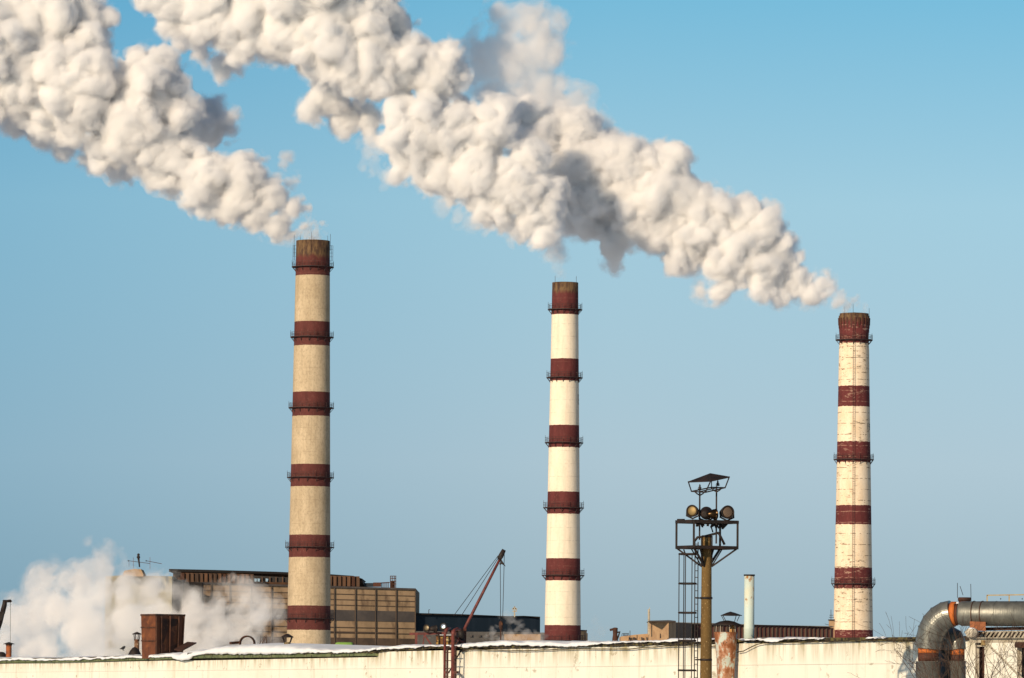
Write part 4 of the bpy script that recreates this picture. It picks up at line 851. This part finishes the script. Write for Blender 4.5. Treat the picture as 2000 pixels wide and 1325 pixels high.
# main block: sunlit face and a face turned away
a0, a1, a2 = P(1267.5, 1214, 900), P(1306, 1213, 892), P(1320, 1214, 899)
def facew(a, b, m, name, zt=None):
    v = [Vector((a.x, a.y, 0)), Vector((b.x, b.y, 0)), b, a]; back = [x+Vector((0, 9, 0)) for x in v]
    return MB().hexa([v[0], v[1], back[1], back[0]], [v[3], v[2], back[2], back[3]]).build(name, m, bb)
facew(a0, a1, BRICK, 'main_block'); facew(a1+Vector((.02, 0, 0)), a2, BRICK, 'side_block')
prism([(1268, 1212.5), (1306, 1211.5), (1320, 1212.8)], 891, 892, 16, DKB, 'coping', bb, zb=P(1290, 1214.6, 891).z)
quadpx([(1289, 1247), (1289, 1238), (1290.5, 1237.5), (1291.5, 1247)], 890, DARK, 'wall_pipe', bb, .3)
for x in (1228, 1237, 1252, 1262): quadpx([(x, 1250), (x, 1245), (x+3, 1245), (x+3, 1250)], 904.4, DKB, 'window', bb, .4)
q = MB()
q.bar(P(1267, 1240, 898), P(1266.8, 1190, 898), .30, .3); q.bar(P(1269, 1214, 898), P(1268.8, 1187, 898), .12); q.bar(P(1265.5, 1200, 898), P(1270, 1200, 898), .12)
tag(q.build('mast_antenna', GALVB), 'thin pale mast standing at the left edge of the tan brick block', 'mast')
q = MB()
for j in range(5):
    x = 1214+j*2.6; q.tube([P(x, 1243, 903), P(x+1, 1238, 903), P(x+3, 1237.4, 903), P(x+4, 1242, 903)], .05, 4)
q.bar(P(1230.5, 1250, 903), P(1230.5, 1232, 903), .1)
tag(q.build('roof_railing', DARK), 'small dark looped railing on the low brick wing by the stubby vent', 'railing')
gl = empty('conveyor_gallery', (P(1470, 1290, 960).x, 960, 0), 'long maroon clad conveyor gallery with grey roof lip, behind the pale blue pipe', 'building')
prism([(1318, 1218), (1400, 1220), (1500, 1223), (1628, 1227)], 930, 945, 12, GALL, 'wall', gl)
prism([(1316, 1215.5), (1400, 1217.5), (1500, 1221), (1628, 1225)], 929, 944, 14, GREYW, 'roof_lip', gl, zb=P(1500, 1224.2, 958).z)
for i in range(38):
    x = 1322+i*8.1; dd = 1/((1-(x-1318)/310)/930+((x-1318)/310)/945)-.15; MB().bar(P(x, 1219+(x-1318)*.03, dd), P(x, 1262, dd), .22, .3).build('cladding_rib', WARM, gl)
prism([(1312, 1216.5), (1335, 1217), (1352, 1218)], 925, 929, 8, DKB, 'dark_bay', gl)
MB().bar(P(1480, 1247, 935), P(1628, 1248, 943), .35).build('lower_rail', GREYW, gl)
bp = empty('brick_pillar', (P(1623, 1290, 985).x, 985, 0), 'tiny orange brick pillar with aerial beside the peeling chimney', 'pillar')
prism([(1619.5, 1212), (1630, 1212)], 984, 984, 1.2, BRICK, 'shaft', bp); prism([(1618.5, 1210), (1631, 1210)], 983.7, 983.7, 2, DKB, 'cap', bp, zb=P(1625, 1212.2, 984).z)
q = MB(); q.bar(P(1623, 1211, 984), P(1623, 1191, 984), .1); q.bar(P(1619, 1206, 984), P(1629, 1206, 984), .1); q.bar(P(1620, 1202, 984), P(1628, 1202, 984), .1); q.bar(P(1611, 1219, 984), P(1619, 1221, 984), .08); q.build('aerial', DARK, bp)
# crane tip cut by the left edge
cr = empty('edge_crane', (P(-30, 1300, 420).x, 420, 0), 'dark crane arm with hanging cable, cut by the left edge', 'crane'); cr.name = 'small_crane'
MB().tube([P(-60, 1390, 420), P(-1, 1214, 420), P(4.5, 1196, 420)], [.32, .30, .24], 6).build('boom', DARK, cr)
for j in range(7): MB().bar(P(-2+j*.9, 1213-j*2.6, 419.6), P(4+j*.7, 1211-j*2.6, 419.6), .08).build('lattice', DARK, cr)
MB().tube([P(4.5, 1198, 420), P(9, 1181, 420), P(9.5, 1172, 420)], [.24, .22, .18], 6).build('boom_head', DARK, cr)
MB().tube([P(7, 1177, 420), P(14, 1174.5, 420), P(21, 1174, 420)], [.16, .12, .13], 6).build('jib', DARK, cr)
MB().lathe(P(21, 1174.5, 420), [(.02, -.12), (.12, 0), (.02, .12)], 8).build('sheave', DARK, cr)
MB().bar(P(20.5, 1175, 420), P(19.5, 1330, 420), .03).build('hoist_cable', DARK, cr)
# ------------------------------------------------------------------ pipeline
D = 128.0; k = D/F
pr = empty('pipeline', (P(1813, 1300, D).x, D, 0), 'fat silver insulated pipeline bending from vertical to horizontal with orange collars', 'pipeline')
def Q(px, py, dy=0.0): return P(px, py, D+dy)
HR = 24.5*k
def vtube(px, y0, y1, rpx, m, name, dy=0, n=40, seams=()):
    a, b = Q(px, y0, dy), Q(px, y1, dy); b = Vector((a.x, a.y, b.z)); return MB().tube([a, b], rpx*k, n).build(name, m, pr)
base = Q(1813, 1292); 
MB().tube([Vector((base.x, base.y, 0)), base], 24.5*k, 44).build('riser', ZINC2, pr)
MB().tube([Vector((base.x, base.y, base.z+.005)), Vector((base.x, base.y, Q(1813, 1276).z))], 20.3*k, 40).build('collar', BROWNP, pr)
MB().tube([Vector((base.x, base.y, Q(1813, 1276).z+.003)), Vector((base.x, base.y, Q(1813, 1266).z))], 20.3*k, 40).build('collar', ORANGE, pr)
# mitred elbow: segments
bc = Vector((base.x, base.y, Q(1813, 1267).z)); RB_ = 50*k; ang = R(22)          # bend plane turns slightly towards the viewer
ax = Vector((math.cos(ang), -math.sin(ang), 0)); pts = []
for j in range(7):
    t = R(88)*j/6; pts.append(bc+ax*RB_*(1-math.cos(t))+Vector((0, 0, RB_*math.sin(t)*1.36)))
MB().tube([bc]+[x for x in pts[1:]], [25.2*k, 26*k, 27*k, 27.5*k, 27*k, 26.5*k, 26.3*k], 44, smooth=False).build('elbow', ZINC2, pr)
for j in (1, 2, 3, 4, 5):
    p = pts[j]; t = (pts[j+1]-pts[j-1]).normalized(); MB().tube([p-t*.008, p+t*.008], [26.2*k, 27.6*k, 28.3*k, 28.3*k, 27.9*k, 27*k][j]*1.0, 44).build('seam_band', ZINC, pr)
e0 = pts[-1]; hx = ax
def H(s): return e0+hx*(s*k)+Vector((0, 0, -.0))
MB().tube([H(-.5), H(10)], 23.5*k, 40).build('collar', ORANGE, pr)
MB().tube([H(9.9), H(15)], 21.5*k, 40).build('collar', BROWNP, pr)
MB().tube([H(14), H(16), H(20), H(45), H(62), H(250)], [19*k, 22.5*k, 24*k, 24.2*k, 24.3*k, 24.8*k], 48).build('main_pipe', ZINC, pr)
for s in (45, 62): MB().tube([H(s-.9), H(s+.9)], 25.1*k, 48).build('strap_band', RUST, pr)
for s in (90, 130, 170, 210): MB().tube([H(s-.25), H(s+.25)], 24.9*k, 48).build('seam_band', ZINC, pr)
# second, thinner riser that loops over beside the first
b2 = Q(1870, 1292, .42); b3 = Q(1847, 1292, .68)
r2 = 15.8*k
def V2(p, y): return Vector((p.x, p.y, Q(1870, y).z))
MB().tube([Vector((b2.x, b2.y, 0)), V2(b2, 1291)], r2*1.04, 32).build('riser', ZINC2, pr)
MB().tube([V2(b2, 1290.9), V2(b2, 1279)], 14.2*k, 32).build('collar', BROWNP, pr); MB().tube([V2(b2, 1278.9), V2(b2, 1268)], 14.2*k, 32).build('collar', ORANGE, pr)
lp = [V2(b2, 1269)]+[lerp(b2, b3, (1-math.cos(t))/2)*1.0 for t in (.5, 1.1, 1.57, 2.0, 2.6)]+[V2(b3, 1269)]
for i, t in enumerate((.5, 1.1, 1.57, 2.0, 2.6)): lp[i+1] = Vector((lp[i+1].x, lp[i+1].y, Q(1870, 1269).z+math.sin(t)*26*k))
MB().tube(lp, [16.8*k, 17.5*k, 17.8*k, 18*k, 17.5*k, 17*k, 16.6*k], 32, smooth=False).build('elbow', ZINC2, pr)
MB().tube([Vector((b3.x, b3.y, 0)), V2(b3, 1269)], 15*k, 28).build('riser', ZINC2, pr)
sn = MB(); c0 = H(7)+Vector((0, 0, 21*k)); v = []
for i in range(9):
    for j in range(7):
        a_ = (i/8-.5)*2; b_ = (j/6-.5)*2; v.append(c0+hx*a_*6.5*k+Vector((0, b_*11*k, 0))+Vector((0, 0, (2.8*(1-a_*a_*.6)*(1-b_*b_)-2.4*b_*b_)*k)))
sn.add(v, [(i*7+j, (i+1)*7+j, (i+1)*7+j+1, i*7+j+1) for i in range(8) for j in range(6)], True); tag(sn.build('snow', SNOW), kind='stuff')
# hatch stub with rods on top of the pipe (stands behind it)
hr = empty('hatch_stub', Q(1884, 1180, 3), 'short brown capped stub with three thin rods above the silver pipeline', 'hatch')
MB().lathe(Q(1884, 1178, 3), [(12*k, -.3), (12*k, .08)], 24).build('body', BROWNP, hr); MB().lathe(Q(1884, 1171.5, 3), [(13.5*k, -.035), (13.5*k, .04), (12*k, .06)], 24).build('lid', RUST, hr)
for a, b in (((1870, 1168), (1870, 1139)), ((1896.5, 1168), (1896, 1141)), ((1881, 1163), (1875, 1145))): MB().bar(Q(*a, 3), Q(*b, 3), .014).build('rod', DARK, hr)
# yellowish handrail over the pipe
yr = empty('pipe_handrail', Q(1960, 1180, 2), 'pale yellow handrail with thin posts above the horizontal silver pipe', 'railing')
MB().bar(Q(1927, 1163, 2), Q(2080, 1161, 2), .03).build('top_bar', YEL, yr)
for x in (1928, 1971, 2014): MB().bar(Q(x, 1163, 2), Q(x, 1182, 2), .03).build('post', YEL, yr)
for x in (1954.5, 1996.5): MB().lathe(Q(x, 1170, 1.9), [(.004, -.02), (.018, 0), (.004, .02)], 8).build('knob', DARK, yr)
# support frame under the pipe
ts = empty('pipe_trestle', (Q(1915, 1300, .6).x, D+.6, 0), 'pale painted steel trestle with diagonal brace carrying the silver pipeline', 'trestle')
def hz(px, y, dy): return Q(px, y, dy)
MB().hexa([Q(1895, 1231.5, -.9), Q(1925, 1233, -1.1), Q(1925, 1233, .5), Q(1895, 1231.5, .5)], [Q(1894, 1214, -.9), Q(1925, 1215, -1.1), Q(1925, 1215, .5), Q(1894, 1214, .5)]).build('saddle', worn('saddle_rust', (.30, .11, .045), (.2, .07, .03), 4), ts)
MB().bar(Q(1924, 1229, -.2), Q(2100, 1226, -1.2), .30, 6*k).build('longitudinal_beam', BROWNP, ts)
MB().bar(Q(1924, 1234.5, -1.05), Q(2100, 1232, -1.05), .10, 2*k).build('upper_flange', GALVB, ts)
MB().bar(Q(1894, 1251.5, -1.2), Q(2100, 1251, -1.2), .25, 8.5*k).build('cross_beam', GALVB, ts)
MB().bar(Q(1894, 1246.6, -1.2), Q(2100, 1246.2, -1.2), .45, 1.5*k).build('beam_flange', GALVB, ts)
for i in range(13):
    x = 1914+i*8.2; MB().bar(Q(x, 1246, -1.1), Q(x+7.5, 1234.5, -1.1), .06, 3.2*k).build('grating_bar', GALVB, ts)
MB().bar(Q(1905, 1240, -.6), Q(2100, 1240, -.6), .05, 13*k).build('slat_shade_plate', BLACKP, ts)  # black sheet: shade between the sunlit slats put into its colour
def col(px, w_, name='column', m=GALVB, y=1255):
    a = Q(px, y, -1.1); return MB().box((a.x, a.y, a.z/2), (w_*k, .12, a.z)).build(name, m, ts)
col(1908.5, 7); 
a = Q(1915.5, 1255, -.75); MB().box((a.x, a.y, a.z/2), (6.5*k, .5, a.z)).build('column_web', BROWNP, ts)
col(1921, 3, m=RUST)
MB().box(Q(1914, 1262, -1.25), (20*k, .08, 2.6*k)).build('gusset', GALVB, ts); MB().box(Q(1920, 1256, -1.3), (8*k, .08, 10*k)).build('gusset', worn('yellow_rust_plate', (.30, .22, .09), (.14, .08, .04), 6), ts)
MB().bar(Q(1928, 1257, -1.3), Q(2015, 1345, -1.3), .10, 3.6*k).build('diagonal_brace', GALVB, ts)
col(1991, 8); a = Q(1997, 1262, -.75); MB().box((a.x, a.y, a.z/2), (6*k, .5, a.z)).build('column_web', BLACKP, ts)
MB().box(Q(1992, 1260, -1.35), (18*k, .3, 11*k)).build('column_head', RUST, ts)
# white rounded end piece with snow on it
ep = empty('pipe_stub', Q(1898, 1246, -1.4), 'white octagonal snow capped pipe stub under the brown saddle', 'pipe stub')
PW = worn('white_insulation', (.50, .46, .37), (.38, .34, .27), 3)
MB().lathe(Q(1898, 1246, -1.4), [(7*k, 0), (9.5*k, .02), (13.6*k, 10*k), (13.6*k, 11.5*k), (9*k, 17*k), (5*k, 18*k)], 8, smooth=False).build('body', PW, ep)
MB().lathe(Q(1898, 1231.5, -1.4), [(9.5*k, 0), (8.5*k, 2.4*k), (5*k, 4.8*k), (1*k, 5.4*k)], 14).build('snow_cap', SNOW, ep)
# ------------------------------------------------------------------ bare shrubs in front
def shrub(px, ptop, dd, seed, label, lean, n=4, spread=.55):
    rs = random.Random(seed); top = P(px, ptop, dd); mb = MB(); Hc = top.z-4.9; base = Vector((top.x-lean*Hc*.55, dd, 0)); crown = base+Vector((0, 0, 4.9))
    zmax = top.z
    def grow(p, dr, L, r, dep):
        pts = [p]; rr = [r]; q = p.copy(); v = dr.copy(); m = 6
        for i in range(m):
            if q.z > zmax*(1-.02*dep): break
            v = (v+Vector((rs.gauss(0, .09), rs.gauss(0, .06), rs.gauss(0, .06)+.02))).normalized(); q = q+v*(L/m); pts.append(q.copy()); rr.append(max(.004, r*(1-(i+1)/m*.72)))
            if dep < 3 and i >= 1 and rs.random() < (.85, .72, .45)[dep]:
                a = rs.choice((-1, 1))*rs.uniform(.35, .85); w_ = Vector((v.x*math.cos(a)-v.z*math.sin(a)*1, v.y+rs.uniform(-.4, .4), v.x*math.sin(a)+v.z*math.cos(a))).normalized()
                grow(q.copy(), w_, L*rs.uniform(.25, .5), rr[-1]*.62, dep+1)
        if len(pts) > 1: mb.tube(pts, rr, 4, cap=False)
    for i in range(n):
        a = (i-(n-1)/2)*spread/n+rs.uniform(-.06, .06); v = Vector((math.sin(a)+lean*.55, rs.uniform(-.1, .1), math.cos(a))).normalized()
        s0 = crown+Vector((rs.uniform(-.35, .35), 0, rs.uniform(-.3, .1))); mb.tube([base+Vector(((s0.x-base.x)*.2, 0, 0)), lerp(base, s0, .5), s0], [.04, .032, .024], 5); grow(s0, v, Hc/v.z*rs.uniform(.75, 1.0), .021, 0)
    return tag(mb.build('bare_shrub', BARK, loc=base), label, 'shrub', 'bare shrubs around the pipeline')
shrub(1800, 1196, 119, 1, 'bare leafless shrub whose twigs cross the big silver elbow from the lower right', -.9, 5, .55)
shrub(1845, 1192, 118.5, 12, 'bare leafless shrub whose fine twigs spread over the lower silver elbow', -.35, 7, .7)
shrub(1868, 1248, 118, 6, 'thin bare stems rising just right of the silver risers', -.1, 3, .3)
shrub(1960, 1195, 120, 3, 'bare twiggy shrub in front of the trestle and diagonal brace', .05, 7, .7)
shrub(1770, 1262, 117, 4, 'low leaning bare twigs against the cream wall left of the silver riser', -.7, 3, .5)
shrub(2010, 1250, 119, 5, 'bare shrub with fine twigs at the bottom right corner', -.2, 4, .5)
def twigs(px, py, dd, seed, label):
    rs = random.Random(seed); mb = MB(); kk = dd/F
    for j in range(9):
        b = P(px+rs.uniform(-14, 14), py, dd); p = b.copy(); v = Vector((rs.uniform(-.3, .3), 0, 1)).normalized(); pts = [b]
        for i in range(4): v = (v+Vector((rs.gauss(0, .12), 0, 0))).normalized(); p = p+v*rs.uniform(4, 8)*kk; pts.append(p.copy())
        mb.tube(pts, [.03, .025, .02, .015, .01], 4, cap=False)
    tag(mb.build('twigs', BARK), label, 'twigs')
twigs(512, 1264, roof_d(512, 9), 8, 'faint bare twigs poking up behind the deep snow drift by the pipe mouth')
